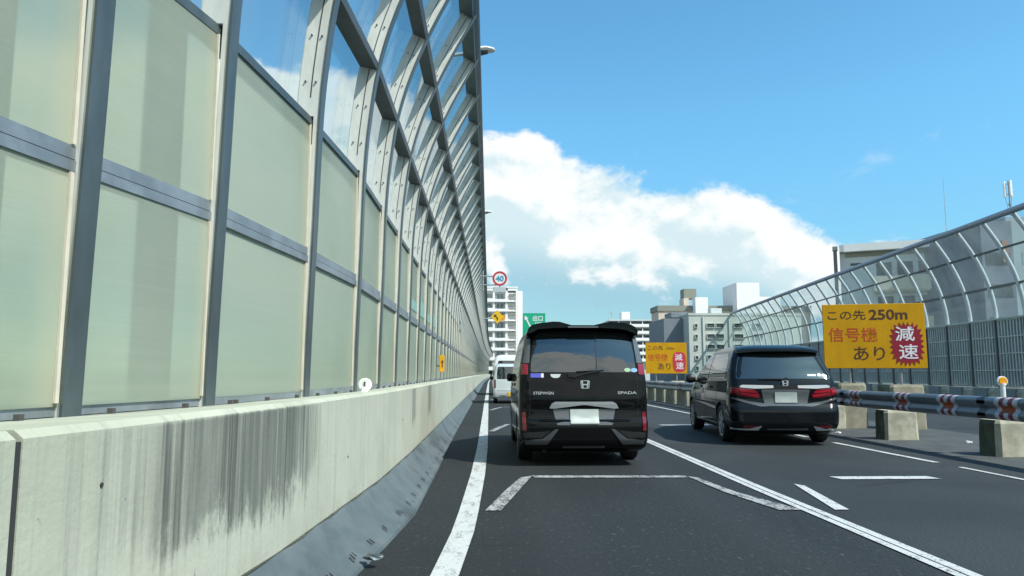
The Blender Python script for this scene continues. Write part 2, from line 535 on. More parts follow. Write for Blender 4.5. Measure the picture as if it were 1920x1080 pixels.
def sections(bm, secs, closed=True, caps=True, mi=0):
    """loft a list of equal-length point loops"""
    rows = [[bm.verts.new(p) for p in s] for s in secs]
    n = len(rows[0])
    for a, b in zip(rows, rows[1:]):
        for i in range(n if closed else n - 1):
            j = (i + 1) % n
            f = bm.faces.new((a[i], a[j], b[j], b[i])); f.material_index = mi
    if closed and caps:
        for r in (rows[0], rows[-1]):
            f = bm.faces.new(r); f.material_index = mi
    return rows


def cyl(bm, p0, p1, r0, r1=None, n=14, mi=0, caps=True):
    p0, p1 = Vector(p0), Vector(p1)
    r1 = r0 if r1 is None else r1
    q = (p1 - p0).to_track_quat('Z', 'Y')
    s = []
    for p, r in ((p0, r0), (p1, r1)):
        s.append([p + q @ Vector((r * math.cos(2 * math.pi * k / n), r * math.sin(2 * math.pi * k / n), 0)) for k in range(n)])
    sections(bm, s, mi=mi, caps=caps)


def prism(bm, pts, y0, y1, mi=0):
    """polygon in x-z, extruded along y"""
    a = [bm.verts.new((x, y0, z)) for x, z in pts]
    b = [bm.verts.new((x, y1, z)) for x, z in pts]
    n = len(pts)
    for fs in (a, list(reversed(b))):
        f = bm.faces.new(fs); f.material_index = mi
    for i in range(n):
        j = (i + 1) % n
        f = bm.faces.new((a[i], b[i], b[j], a[j])); f.material_index = mi


def lerp_tab(tab, y):
    if y <= tab[0][0]:
        return tab[0][1]
    for (a, u), (b, v) in zip(tab, tab[1:]):
        if y <= b:
            return u + (v - u) * (y - a) / (b - a)
    return tab[-1][1]


def text_mesh(body, bold=0.0):
    cu = bpy.data.curves.new('lettering', 'FONT')
    cu.body = body
    cu.extrude = .01
    cu.offset = bold
    cu.resolution_u = 3
    o = bpy.data.objects.new('lettering', cu)
    COL.objects.link(o)
    dg = bpy.context.evaluated_depsgraph_get()
    me = bpy.data.meshes.new_from_object(o.evaluated_get(dg))
    bpy.data.objects.remove(o)
    bpy.data.curves.remove(cu)
    return me


def add_text(bm, body, x0, x1, z0, z1, y_front, depth=.004, bold=0.0, mi=0):
    """lettering fitted into the rectangle x0..x1, z0..z1, facing -y, front at y_front"""
    me = text_mesh(body, bold)
    if not me.vertices:
        return
    xs = [v.co.x for v in me.vertices]; ys = [v.co.y for v in me.vertices]
    a, b, c, d_ = min(xs), max(xs), min(ys), max(ys)
    t = bmesh.new(); t.from_mesh(me)
    base = len(bm.verts)
    mp = {}
    for v in t.verts:
        k = 0 if v.co.z > 0 else 1
        mp[v] = bm.verts.new((x0 + (v.co.x - a) / (b - a) * (x1 - x0), y_front + k * depth, z0 + (v.co.y - c) / (d_ - c) * (z1 - z0)))
    for f in t.faces:
        try:
            nf = bm.faces.new([mp[v] for v in f.verts]); nf.material_index = mi
        except ValueError:
            pass
    t.free(); bpy.data.meshes.remove(me)


# ------------------------------------------------------------------ ground, road, kerb, markings
def bend(y):
    return 0.00009 * max(0.0, y - 85) ** 2


def structure(o):
    o['kind'] = 'structure'
    return o


bm = bmesh.new()
box(bm, -2500, 2500, -2500, 3500, -6.4, -6.0)
structure(link_mesh('ground', bm, ground_m))
YS = [-70, -40, -28, -20] + [-14 + 2 * i for i in range(10)] + [6 + 6 * i for i in range(50)]
bm = bmesh.new()
sections(bm, [[(-1.9 + bend(y), y, 0), (27 + bend(y), y, 0), (27 + bend(y), y, -.9), (-1.9 + bend(y), y, -.9)] for y in YS])
structure(link_mesh('road', bm, asphalt))
bm = bmesh.new()  # unseen ridge added behind the camera to darken what the cars reflect
rnd = random.Random(3)
rid = []
for k in range(61):
    x = -600 + 20 * k
    h = 9 + 7 * math.sin(k * .37) + 5 * math.sin(k * .9 + 1) + rnd.uniform(-3, 3)
    rid.append([(x, -330, -6.1), (x, -270, h * .75), (x + rnd.uniform(-6, 6), -255, h), (x, -235, h * .7), (x, -190, -6.1)])
sections(bm, rid, closed=False)
structure(link_mesh('added_ridge', bm, mat('ridge_dark_green', (.045, .065, .035), .95, var=.4, vscale=.12), smooth=60))
# paler shoulder beyond the edge line
bm = bmesh.new()
sections(bm, [[(6.75 + bend(y), y, .004), (9.6 + bend(y), y, .004)] for y in YS], closed=False)
structure(link_mesh('shoulder', bm, shoulder_m))

FACE = [(-30, -1.95), (-14, -1.85), (0, -1.62), (2, -1.32), (3, -1.2), (4, -1.1), (5.6, -1.02), (6.7, -.965), (9, -.935), (85, -.935)]
FOOT = [(-30, -1.65), (-14, -1.55), (0, -1.34), (2.5, -1.05), (3.6, -.9), (4.6, -.80), (5.35, -.725), (6.5, -.64), (9.5, -.65), (15, -.69), (26, -.70)]
PX = [(-30, -2.8), (-14, -2.75), (0, -2.4), (1.6, -2.1), (3.21, -1.80), (4.24, -1.59), (5.84, -1.43), (7.44, -1.335), (9.04, -1.335), (85, -1.36)]
face_x = lambda y: lerp_tab(FACE, y) + bend(y)
foot_x = lambda y: lerp_tab(FOOT, y) + bend(y)
post_x = lambda y: lerp_tab(PX, y) + bend(y)
KY = [-28, -20, -14, -8, -4, -1, 0, 1, 2, 2.5, 3, 3.6, 4, 4.6, 5.0, 5.35, 5.6, 6.1, 6.5, 6.7, 7.5, 9, 9.5, 12, 15, 20, 26] + [32 + 6 * i for i in range(42)]
bm = bmesh.new()
secs = []
for y in KY:
    f, w = foot_x(y), face_x(y)
    secs.append([(f + .03, y, -.05), (f, y, .022), (f - .03, y, .035), (f + (w - f) * .35, y, .085), (f + (w - f) * .7, y, .185), (w + .03, y, .262), (w + .004, y, .272), (w + .004, y, -.05)])
sections(bm, secs)
kerb = structure(link_mesh('kerb', bm, [kerb_m], smooth=40))
# joints across the kerb and the small drain slots along its foot
bm = bmesh.new()
for y in [3.9, 6.9, 8.6, 11.2, 14.4, 17.6, 21, 25]:
    for k in range(9):
        t0, t1 = k / 9, (k + 1) / 9
        f, w = foot_x(y), face_x(y)
        prof = [(0, .036), (.35, .087), (.7, .187), (1, .266)]
        z = lambda t: lerp_tab(prof, t)
        x = lambda t: f - .03 + (w - f + .03) * t
        v = [bm.verts.new(p) for p in ((x(t0), y, z(t0) + .004), (x(t1), y, z(t1) + .004), (x(t1), y + .014, z(t1) + .004), (x(t0), y + .014, z(t0) + .004))]
        bm.faces.new(v)
y = 4.3
while y < 24:
    f, w = foot_x(y), face_x(y)
    for k in range(random.choice((2, 2, 3))):
        yy = y + k * .055
        a = .12 + .05 * random.random(); b = a + .14
        v = [bm.verts.new((f + (w - f) * s, yy + e, lerp_tab([(0, .03), (.1, .04), (.35, .085), (.7, .185)], s) + .006)) for s, e in ((a, 0), (b, .01), (b, .026), (a, .016))]
        bm.faces.new(v)
    y += .42 + .16 * random.random()
o = link_mesh('drain_slot', bm, asph_seam, kerb)
bm = bmesh.new()  # thin dark strip along the gap between kerb and wall
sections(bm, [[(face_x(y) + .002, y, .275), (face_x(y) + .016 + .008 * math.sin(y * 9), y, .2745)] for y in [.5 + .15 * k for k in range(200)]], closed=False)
link_mesh('gap_line', bm, mat('gap_dark', (.07, .075, .05), .95, var=.5, vscale=12), kerb)

bm = bmesh.new()


def strip(bm, pts, w, z=.008, mi=0):
    """painted strip along pts [(x,y)...], width w measured in x"""
    r = [(bm.verts.new((x - w / 2, y, z)), bm.verts.new((x + w / 2, y, z))) for x, y in pts]
    for a, b in zip(r, r[1:]):
        f = bm.faces.new((a[0], a[1], b[1], b[0])); f.material_index = mi


def quad(bm, pts, z=.008, mi=0):
    f = bm.faces.new([bm.verts.new((x, y, z)) for x, y in pts]); f.material_index = mi


LL = [(-.95, -12), (-.62, 0), (-.42, 2.5), (-.262, 4.59), (-.20, 5.77), (-.177, 6.63), (-.135, 9), (-.112, 12.2), (-.12, 24)] + [(-.13 + bend(y), y) for y in range(30, 200, 8)]
strip(bm, LL, .17)
R0 = [(2.80, -12), (2.80, 4.5), (2.77, 8), (2.78, 13), (2.78, 60)]
strip(bm, R0, .068)
strip(bm, [(x + .088, y) for x, y in R0], .078)
for k in (0, 1):
    o_ = 8.75 * k
    quad(bm, [(4.0, 8.47 + o_), (5.15, 8.47 + o_), (5.1, 8.69 + o_), (3.95, 8.69 + o_)])
quad(bm, [(3.045, 6.61), (3.172, 6.61), (3.37, 8.0), (3.31, 8.14)])
strip(bm, [(5.98, 12.9), (6.0, 11), (6.03, 10.0)], .10)
strip(bm, [(6.03, 9.5), (6.04, 8.9), (6.05, 7.0)], .07)
strip(bm, [(6.0, 14), (6.0, 60)], .11)
structure(link_mesh('lane_marking', bm, mark_white))
bm = bmesh.new()
for k in range(4):
    o_ = 8.9 * k
    quad(bm, [(-.035, 6.66 + o_), (.105, 6.66 + o_), (.30, 7.75 + o_), (.50, 8.86 + o_), (.36, 8.72 + o_), (.17, 7.8 + o_)])
    quad(bm, [(2.31, 8.74 + o_), (2.40, 8.66 + o_), (2.50, 7.6 + o_), (2.752, 6.62 + o_), (2.55, 6.62 + o_), (2.38, 7.6 + o_)])
structure(link_mesh('diamond_marking', bm, mark_worn))
bm = bmesh.new()
for k in range(4):
    o_ = 8.9 * k
    quad(bm, [(.52, 8.70 + o_), (2.29, 8.66 + o_), (2.30, 8.82 + o_), (.50, 8.88 + o_)])
structure(link_mesh('bar_marking', bm, mark_worn))

# ------------------------------------------------------------------ left concrete parapet
par = thing('concrete_parapet', 'long pale stained concrete parapet under the tall curved noise barrier', 'wall')
joints = [-28, 2.13, 7.22, 14.6, 22, 30, 38, 46, 60, 80, 100, 130, 160, 190, 230]
bm = bmesh.new()
for i, (a, b) in enumerate(zip(joints, joints[1:])):
    g0 = .014 if abs(a - 2.13) < .1 else .003
    g1 = .014 if abs(b - 2.13) < .1 else .003
    ys = [a + g0] + [y for y in KY if a + g0 + .05 < y < b - g1 - .05] + [b - g1]
    secs = []
    for y in ys:
        f, p = face_x(y), post_x(y)
        secs.append([(f, y, .20), (f, y, 1.018), (f - .028, y, 1.042), (p - .05, y, 1.014), (p - .30, y, 1.012), (p - .34, y, .99), (p - .34, y, -.9), (f - .1, y, -.9), (f - .1, y, .2)])
    sections(bm, secs)
link_mesh('wall', bm, parapet_m, par)
bm = bmesh.new()
f, p = face_x(2.13), post_x(2.13)
box(bm, p - .3, f - .003, 2.1165, 2.1435, -.5, 1.010)
link_mesh('joint_filler', bm, asph_seam, par)
for y, z in ((2.0, .75), (2.5, .84), (5.5, .6), (8.2, .7)):
    f = face_x(y)
    bm = bmesh.new()
    cyl(bm, (f - .01, y, z), (f + .004, y, z), .008, n=10)
    link_mesh('form_tie_hole', bm, asph_seam, par)

# ------------------------------------------------------------------ left noise barrier
barrier = thing('noise_barrier', 'tall curved noise barrier of frosted panels and clear arched panes along the left edge', 'noise barrier')
POSTS = [-25.6, -24, -22.4, -20.8, -19.2, -17.6, -16, -14.4, -12.8, -11.2, -9.6, -8, -6.4, -4.8, -3.2, -1.6, 0.0, 1.6, 3.21, 4.24] + [4.24 + 1.6 * i for i in range(1, 136)]
PROF = [(0, 1.0), (.01, 1.6), (.03, 2.4), (.05, 3.27), (.09, 3.8), (.17, 4.38), (.32, 4.93), (.53, 5.46), (.80, 6.02), (1.12, 6.6)]


def prof_dense(P, n=4):
    out = []
    for i in range(len(P) - 1):
        p0 = P[max(0, i - 1)]; p1 = P[i]; p2 = P[i + 1]; p3 = P[min(len(P) - 1, i + 2)]
        for k in range(n):
            t = k / n
            c = []
            for j in (0, 1):
                c.append(.5 * (2 * p1[j] + (p2[j] - p0[j]) * t + (2 * p0[j] - 5 * p1[j] + 4 * p2[j] - p3[j]) * t * t + (3 * p1[j] - p0[j] - 3 * p2[j] + p3[j]) * t ** 3))
            out.append(tuple(c))
    out.append(P[-1])
    return out


def frame_at(P, i):
    a = P[max(0, i - 1)]; b = P[min(len(P) - 1, i + 1)]
    t = Vector((b[0] - a[0], b[1] - a[1])); t.normalize()
    return Vector((P[i][0], P[i][1])), t, Vector((t.y, -t.x))    # point, tangent, normal towards the road


DP = prof_dense(PROF)


def off_pt(P, i, n, y):
    c, t, nn = frame_at(P, i)
    q = c + nn * n
    return (q.x, y, q.y)


def post_bm():
    bm = bmesh.new()
    # road-side flange, then the deeper web behind it
    sections(bm, [[off_pt(DP, i, 0, 0), off_pt(DP, i, 0, .112), off_pt(DP, i, -.014, .112), off_pt(DP, i, -.014, 0)] for i in range(len(DP))], mi=0)
    low = [i for i in range(len(DP)) if DP[i][1] < 3.3]
    high = [i for i in range(len(DP)) if DP[i][1] > 3.2]
    for rng, dep in ((low, .055), (high, .20)):
        sections(bm, [[off_pt(DP, i, -.015, .008), off_pt(DP, i, -.015, .106), off_pt(DP, i, -dep, .106), off_pt(DP, i, -dep, .008)] for i in rng], mi=1)
    # groove down the side and bolt heads beside it
    iz = [i for i in range(len(DP)) if DP[i][1] > 3.28]
    sections(bm, [[off_pt(DP, i, -.088, .006), off_pt(DP, i, -.098, .006), off_pt(DP, i, -.098, .012), off_pt(DP, i, -.088, .012)] for i in iz], mi=2)
    for i in iz[1::3]:
        for n in (-.06, -.145):
            p = Vector(off_pt(DP, i, n, .006))
            cyl(bm, p, p + Vector((0, -.012, 0)), .0085, n=6, mi=2)
    return bm


def panel_bm(z0, z1):
    bm = bmesh.new()
    box(bm, -.045, -.030, .112, 1.625, z0, z1)
    return bm


def pane_bm(P, z_from, n, y0, y1):
    bm = bmesh.new()
    idx = [i for i in range(len(P)) if P[i][1] >= z_from]
    sections(bm, [[off_pt(P, i, n, y0), off_pt(P, i, n, y1), off_pt(P, i, n - .012, y1), off_pt(P, i, n - .012, y0)] for i in idx])
    return bm


def frame_strip_bm(z0, z1):
    bm = bmesh.new()
    box(bm, -.029, -.016, 1.578, 1.598, z0, z1)
    return bm


def light_blocker_bm():  # slab added behind the sheet, blocks light to give a soft dark band
    bm = bmesh.new()
    box(bm, -.24, -.11, 1.08, 1.34, 1.05, 3.25)
    return bm


proto = {
    'post': link_mesh('post', post_bm(), [steel_dark, steel_light, bolt_dark], barrier, smooth=30),
    'lower_panel': link_mesh('lower_panel', panel_bm(1.06, 2.10), frosted, barrier),
    'upper_panel': link_mesh('upper_panel', panel_bm(2.17, 3.22), frosted, barrier),
    'arched_pane': link_mesh('arched_pane', pane_bm(DP, 3.1, -.19, .105, 1.6), clear_pane, barrier, smooth=40),
    'lower_gasket': link_mesh('lower_gasket', frame_strip_bm(1.075, 2.072), gasket, barrier),
    'upper_gasket': link_mesh('upper_gasket', frame_strip_bm(2.195, 3.198), gasket, barrier),
    'light_blocker': link_mesh('light_blocker', light_blocker_bm(), steel_dark, barrier),
}
used = set()


def put_bay(kind, i, first):
    y0, y1 = POSTS[i], POSTS[i + 1]
    x0, x1 = post_x(y0), post_x(y1)
    o = proto[kind]
    if kind in used:
        o = o.copy(); COL.objects.link(o); o.parent = barrier
    used.add(kind)
    o.location = (x0, y0, 0)
    o.rotation_euler = (0, 0, -math.atan2(x1 - x0, y1 - y0))
    o.scale = (1, math.hypot(x1 - x0, y1 - y0) / 1.6 if kind != 'post' else 1, 1)
    return o


NP = 100
for i in range(NP):
    for kind in ('post', 'lower_panel', 'upper_panel', 'arched_pane', 'lower_gasket', 'upper_gasket', 'light_blocker'):
        if kind == 'light_blocker' and not 7.9 < POSTS[i] + 7 < 10.5:
            continue
        put_bay(kind, i, i == 0)


def far_merge(name, src, mats, smooth=None):
    bm = bmesh.new()
    for i in range(NP, len(POSTS) - 1):
        y0, y1 = POSTS[i], POSTS[i + 1]
        x0, x1 = post_x(y0), post_x(y1)
        M = Matrix.Translation((x0, y0, 0)) @ Matrix.Rotation(-math.atan2(x1 - x0, y1 - y0), 4, 'Z')
        t = bmesh.new(); t.from_mesh(src.data); t.transform(M)
        me = bpy.data.meshes.new('tmp'); t.to_mesh(me); t.free()
        bm.from_mesh(me); bpy.data.meshes.remove(me)
    o = link_mesh(name, bm, mats, barrier, smooth)
    o['kind'] = 'stuff'
    return o


far_merge('post', proto['post'], [steel_dark, steel_light, bolt_dark])
far_merge('lower_panel', proto['lower_panel'], frosted)
far_merge('upper_panel', proto['upper_panel'], frosted)
far_merge('arched_pane', proto['arched_pane'], clear_pane)


def long_rail(name, prof, m, mats=None, smooth=None):
    """profile [(dx, z)...] swept along the post line"""
    bm = bmesh.new()
    for k, pr in enumerate(prof):
        sections(bm, [[(post_x(y) + dx_, y + .1, z) for dx_, z in pr] for y in POSTS])
    return link_mesh(name, bm, m, barrier, smooth)


rect = lambda a, b, c, d_: [(a, c), (b, c), (b, d_), (a, d_)]
long_rail('base_rail', [rect(-.14, -.022, 1.018, 1.070)], steel_mid)
long_rail('middle_rail', [rect(-.10, -.008, 2.132, 2.192), rect(-.10, -.002, 2.076, 2.126)], steel_mid)
long_rail('top_rail', [rect(-.17, -.006, 3.200, 3.240), rect(-.17, -.014, 3.244, 3.268)], steel_dark)


def beam_at(z, depth, h):
    i = min(range(len(DP)), key=lambda k: abs(DP[k][1] - z))
    c, t, n = frame_at(DP, i)
    q = []
    for a, b in ((-.005, -h / 2), (-.005, h / 2), (-depth, h / 2), (-depth, -h / 2)):
        p = c + n * a + t * b
        q.append((p.x, p.y))
    return q


long_rail('purlin', [beam_at(4.38, .19, .072)], purlin_m)
long_rail('purlin', [beam_at(5.46, .19, .072)], purlin_m)
long_rail('ridge_beam', [beam_at(6.6, .24, .20), beam_at(6.86, .10, .16)], steel_dark)
bm = bmesh.new()
box(bm, .01, .035, 0, .03, 1.012, 1.042)
bolt = link_mesh('anchor_bolt', bm, bolt_dark, barrier)
for k in range(60):
    y = POSTS[17 + k // 3] + (.25, .8, 1.35)[k % 3]
    o = bolt
    if k:
        o = bolt.copy(); COL.objects.link(o); o.parent = barrier
    o.location = (post_x(y), y, 0)
# three bays carry greenish sheets
bm = bmesh.new()
for i in (24, 25, 26, 27):
    y = POSTS[i]
    box(bm, post_x(y) - .028, post_x(y) - .022, y + .12, y + 1.58, 2.32, 2.62 if i % 2 else 2.5)
link_mesh('green_sheet', bm, green_pane, barrier)

# round white reflector and its bracket on the ledge
ref = thing('reflector', 'round white reflector on a small bracket on the parapet ledge', 'reflector', (-1.12, 6.75, 1.026))
bm = bmesh.new()
cyl(bm, (0, -.012, .07), (0, .006, .07), .062, n=28); cyl(bm, (0, -.019, .07), (0, -.012, .07), .052, .060, n=28)
link_mesh('disc', bm, white_p, ref, smooth=40)
bm = bmesh.new()
box(bm, -.028, .028, -.055, .03, -.0, .02); box(bm, -.022, .022, -.045, -.022, .02, .055)
bevel(bm, .004)
link_mesh('bracket', bm, white_p, ref)
bm = bmesh.new(); box(bm, -.007, .007, -.027, -.0195, .05, .10)
link_mesh('clip', bm, bolt_dark, ref)

# yellow curve plate fixed to the barrier
pl = thing('warning_plate', 'narrow yellow plate with a black curve arrow on an arm from the frosted barrier', 'sign', (-1.215, 19.0, 1.45), R(38))
bm = bmesh.new(); box(bm, -.075, .075, -.01, .01, -.21, .21); bevel(bm, .006)
link_mesh('plate', bm, sign_yellow, pl)
bm = bmesh.new()
prism(bm, [(-.045, .02), (0, .10), (.045, .02), (.018, .02), (.018, -.10), (-.018, -.10), (-.018, .02)], -.014, -.0105)
link_mesh('arrow', bm, sign_dark, pl)
bm = bmesh.new(); box(bm, -.19, -.03, .012, .035, -.08, -.045)
link_mesh('arm', bm, bolt_dark, pl)

# ------------------------------------------------------------------ street lamps behind the left barrier
def street_lamp(loc, label):
    t = thing('street_lamp', label, 'street lamp', loc, group='street lamps reaching over the left barrier')
    bm = bmesh.new()
    pts = [(0, 0), (0, 7.5), (.04, 9.0), (.28, 9.75), (.75, 10.12), (1.4, 10.26)]
    D = prof_dense(pts, 5)
    secs = []
    for i in range(len(D)):
        c, tt, n = frame_at(D, i)
        r = .085 - .04 * i / len(D)
        secs.append([(c.x + n.x * r * math.cos(a), r * math.sin(a), c.y + n.y * r * math.cos(a)) for a in [2 * math.pi * k / 12 for k in range(12)]])
    sections(bm, secs)
    link_mesh('pole', bm, lamp_m, t, smooth=40)
    bm = bmesh.new()
    secs = []
    for x, w, z0, z1 in ((1.30, .05, 10.22, 10.29), (1.36, .12, 10.20, 10.34), (1.6, .19, 10.24, 10.42), (1.95, .20, 10.28, 10.45), (2.15, .13, 10.31, 10.42), (2.2, .05, 10.33, 10.38)):
        secs.append([(x, w * math.cos(a), (z0 + z1) / 2 + (z1 - z0) / 2 * math.sin(a)) for a in [2 * math.pi * k / 14 for k in range(14)]])
    sections(bm, secs)
    link_mesh('lamp_head', bm, white_p, t, smooth=50)
    bm = bmesh.new()
    secs = [[(x, w * math.cos(a), z - h * (.5 - .5 * math.cos(a * 2)) * .0 + (-h if math.sin(a) < 0 else 0)) for a in [2 * math.pi * k / 14 for k in range(14)]] for x, w, z, h in ((1.42, .10, 10.25, .03), (1.7, .16, 10.28, .05), (2.0, .12, 10.32, .03))]
    sections(bm, secs)
    link_mesh('lens', bm, mat('lamp_lens_dark', (.06, .09, .12), .2), t)
    return t


street_lamp((-2.08, 20.2, 0), 'white lamp head poking past the top of the arched barrier, the larger and higher')
street_lamp((-2.12, 41.5, 0), 'small distant lamp head poking past the arched barrier above the round speed sign')

# ------------------------------------------------------------------ right: guard rail, blocks, signs
gr = thing('guard_rail', 'long grey corrugated guard rail with red and white reflective bands right of the minivan', 'guard rail')
RX = 7.10
RP = [(0.0, .555), (.055, .565), (.085, .60), (.085, .645), (.04, .69), (.035, .71), (.04, .73), (.085, .775), (.085, .82), (.055, .86), (0, .872)]


def rail_pt(dx_, z, y, o=0.0):
    return (RX - dx_ - o, y, z)


bm = bmesh.new()
RP_b = [(a - .012, z) for a, z in reversed(RP)]
RY = [-6] + [2 + 4.2 * i for i in range(0, 24)]
for a, b in zip(RY, RY[1:]):
    sections(bm, [[rail_pt(p, z, y, o=.004 * (y == b)) for p, z in RP + RP_b] for y in (a, b + (.18 if b < RY[-1] else 0))])
link_mesh('beam', bm, rail_m, gr, smooth=50)
RPD = prof_dense(RP, 3)


def band_bm():
    bm = bmesh.new()
    W_ = .46
    cuts = [0, .10, .19, .28, .37, W_]
    for k in range(5):
        for i in range(len(RPD) - 1):
            (p0, z0), (p1, z1) = RPD[i], RPD[i + 1]
            zm = (z0 + z1) / 2
            mi = 2 if (.655 < zm < .765 and 0 < k < 4) else k % 2
            sk = .022 * math.sin((zm - .55) / .32 * math.pi)
            v = [bm.verts.new((-p - .006, y + sk, z)) for p, z, y in ((p0, z0, cuts[k]), (p0, z0, cuts[k + 1]), (p1, z1, cuts[k + 1]), (p1, z1, cuts[k]))]
            f = bm.faces.new(v); f.material_index = mi
    return bm


bd = link_mesh('reflective_band', band_bm(), [white_band, red_band, orange_band], gr)
for k, y in enumerate([9.72, 11.05, 12.32, 13.95, 15.6, 17.3, 19, 21, 23, 25, 27.5, 30, 33, 36]):
    o = bd
    if k:
        o = bd.copy(); COL.objects.link(o); o.parent = gr
    o.location = (RX, y, 0)
bm = bmesh.new()
for y in [2 + 2.8 * i for i in range(26)]:
    box(bm, RX - .005, RX + .16, y + .5, y + .62, .56, .84)
link_mesh('spacer', bm, rail_m, gr)


def cblock(label, loc, w, d, h, mts, group, lean=0.0, seed=0):
    rnd = random.Random(seed)
    bm = bmesh.new()
    n = 5
    sx_, sy_ = w / 2, d / 2
    ch = .05
    secs = []
    for z, k in ((0, 1.0), (h * .5, .985), (h - ch, .965), (h, .90)):
        s = []
        for x, y in ((-sx_, -sy_ + ch), (-sx_ + ch, -sy_), (sx_ - ch, -sy_), (sx_, -sy_ + ch), (sx_, sy_ - ch), (sx_ - ch, sy_), (-sx_ + ch, sy_), (-sx_, sy_ - ch)):
            s.append((x * k + rnd.uniform(-.008, .008), y * k + rnd.uniform(-.008, .008), z))
        secs.append(s)
    sections(bm, secs)
    bmesh.ops.recalc_face_normals(bm, faces=bm.faces)
    bm.normal_update()
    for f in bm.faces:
        f.material_index = 1 if f.normal.x < -.85 else 0  # faces towards the road take the second, darker material as painted shade
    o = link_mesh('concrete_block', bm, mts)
    o.location = loc; o.rotation_euler = (0, 0, lean)
    tag(o, label, 'concrete block', group)
    return o


G = 'concrete blocks holding up the guard rail'
cblock('pale concrete block under the guard rail, cut by the right edge of the photo', (7.62, 10.85, .004), .62, .45, .52, [block_m, block_shade], G, .03, 1)
cblock('pale concrete block under the guard rail in front of the big yellow sign', (7.46, 13.55, .004), .62, .42, .53, [block_m, block_shade], G, -.02, 2)
cblock('concrete block under the guard rail beside the black minivan bumper', (7.5, 16.35, .004), .60, .42, .53, [block_m, block_shade], G, .02, 3)
cblock('nearest concrete block under the guard rail, closest to the camera', (7.6, 8.05, .004), .62, .42, .52, [block_m, block_shade], G, .01, 4)
cblock('concrete block hidden behind the minivan under the guard rail', (7.5, 19.15, .004), .60, .42, .53, [block_m, block_shade], G, 0, 5)
where = ['second', 'third', 'fourth', 'fifth', 'sixth', 'seventh']
for k, y in enumerate((26.2, 28.0, 29.8, 31.6, 33.4, 35.2)):
    cblock(('first' if k == 0 else where[k - 1]) + ' block of the far pale row under the rail between van and minivan', (7.52, y, .004), .62, 1.35, .60, [block_m, base_brown], G, 0, 10 + k)


def yellow_sign(loc, rz, w, h, label, dist, spikes, small):
    t = thing('warning_sign', label, 'sign', loc, rz, 'yellow traffic light warning signs beyond the guard rail')
    x0, z0 = -w / 2, 0.0
    U = lambda u: x0 + u * w
    V = lambda v: z0 + v * h
    bm = bmesh.new(); box(bm, -w / 2, w / 2, 0, .03, 0, h); bevel(bm, .008)
    link_mesh('panel', bm, sign_yellow, t)
    bm = bmesh.new()
    add_text(bm, 'この先', U(.055), U(.43), V(.755), V(.905), -.004, bold=.006)
    link_mesh('lettering', bm, sign_dark, t)
    bm = bmesh.new()
    if small:
        add_text(bm, dist, U(.51), U(.70), V(.77), V(.86), -.004, bold=.006)
    else:
        add_text(bm, dist, U(.463), U(.836), V(.75), V(.912), -.004, bold=.022)
    link_mesh('lettering', bm, sign_dark, t)
    bm = bmesh.new()
    add_text(bm, 'あり', U(.295), U(.60), V(.125), V(.335), -.004, bold=.006)
    link_mesh('lettering', bm, sign_dark, t)
    bm = bmesh.new()
    add_text(bm, '信号機', U(.052), U(.535), V(.415), V(.635), -.004, bold=.006)
    link_mesh('lettering', bm, sign_red, t)
    # jagged burst
    cx, cz, rx, rz_ = U(.815), V(.372), .165 * w, .338 * h
    pts = []
    n = 24
    for k in range(2 * n):
        a = 2 * math.pi * k / (2 * n)
        c_, s_ = math.cos(a), math.sin(a)
        sq = 1 / (abs(c_) ** 3.2 + abs(s_) ** 3.2) ** (1 / 3.2)
        q = sq * (1.0 if k % 2 else (.80 if spikes else .93))
        pts.append((cx + rx * c_ * q, cz + rz_ * s_ * q))
    bm = bmesh.new(); prism(bm, pts, -.006, -.0005)
    b = link_mesh('burst', bm, burst_red if spikes else speed_red, t)
    bm = bmesh.new()
    add_text(bm, '減', U(.705), U(.893), V(.415), V(.64), -.011, bold=.012)
    link_mesh('lettering', bm, sign_white, b)
    bm = bmesh.new()
    add_text(bm, '速', U(.733), U(.918), V(.14), V(.368), -.011, bold=.012)
    link_mesh('lettering', bm, sign_white, b)
    for x in (-w * .25, w * .25):
        bm = bmesh.new()
        cyl(bm, (x, .065, -.45), (x, .065, h - .08), .033, n=12)
        box(bm, x - .05, x + .05, .031, .045, h * .2, h * .2 + .05); box(bm, x - .05, x + .05, .031, .045, h * .75, h * .75 + .05)
        link_mesh('post', bm, steel_mid, t)
    return t


yellow_sign((8.53, 16.2, 1.31), R(-15), 2.10, 1.43, 'big yellow warning sign with red burst, beside the minivan', '250m', True, False)
yellow_sign((8.85, 37.0, 1.19), R(-4), 2.05, 1.54, 'small distant yellow warning sign between the van and the minivan', '150m', False, True)
GB = 'tall concrete bases under the yellow signs'
cblock('brown concrete base under the left post of the big yellow sign', (8.02, 16.5, .004), .62, .6, .98, [base_brown, block_shade], GB, -.05, 21)
cblock('brown concrete base under the right post of the big yellow sign', (9.03, 16.15, .004), .78, .6, .95, [base_brown, block_shade], GB, .03, 22)
cblock('pale concrete base under the left post of the distant yellow sign', (8.34, 37.1, .004), .7, .6, .82, [block_m, base_brown], GB, 0, 23)
cblock('pale concrete base under the right post of the distant yellow sign', (9.36, 37.05, .004), .7, .6, .82, [block_m, base_brown], GB, 0, 24)

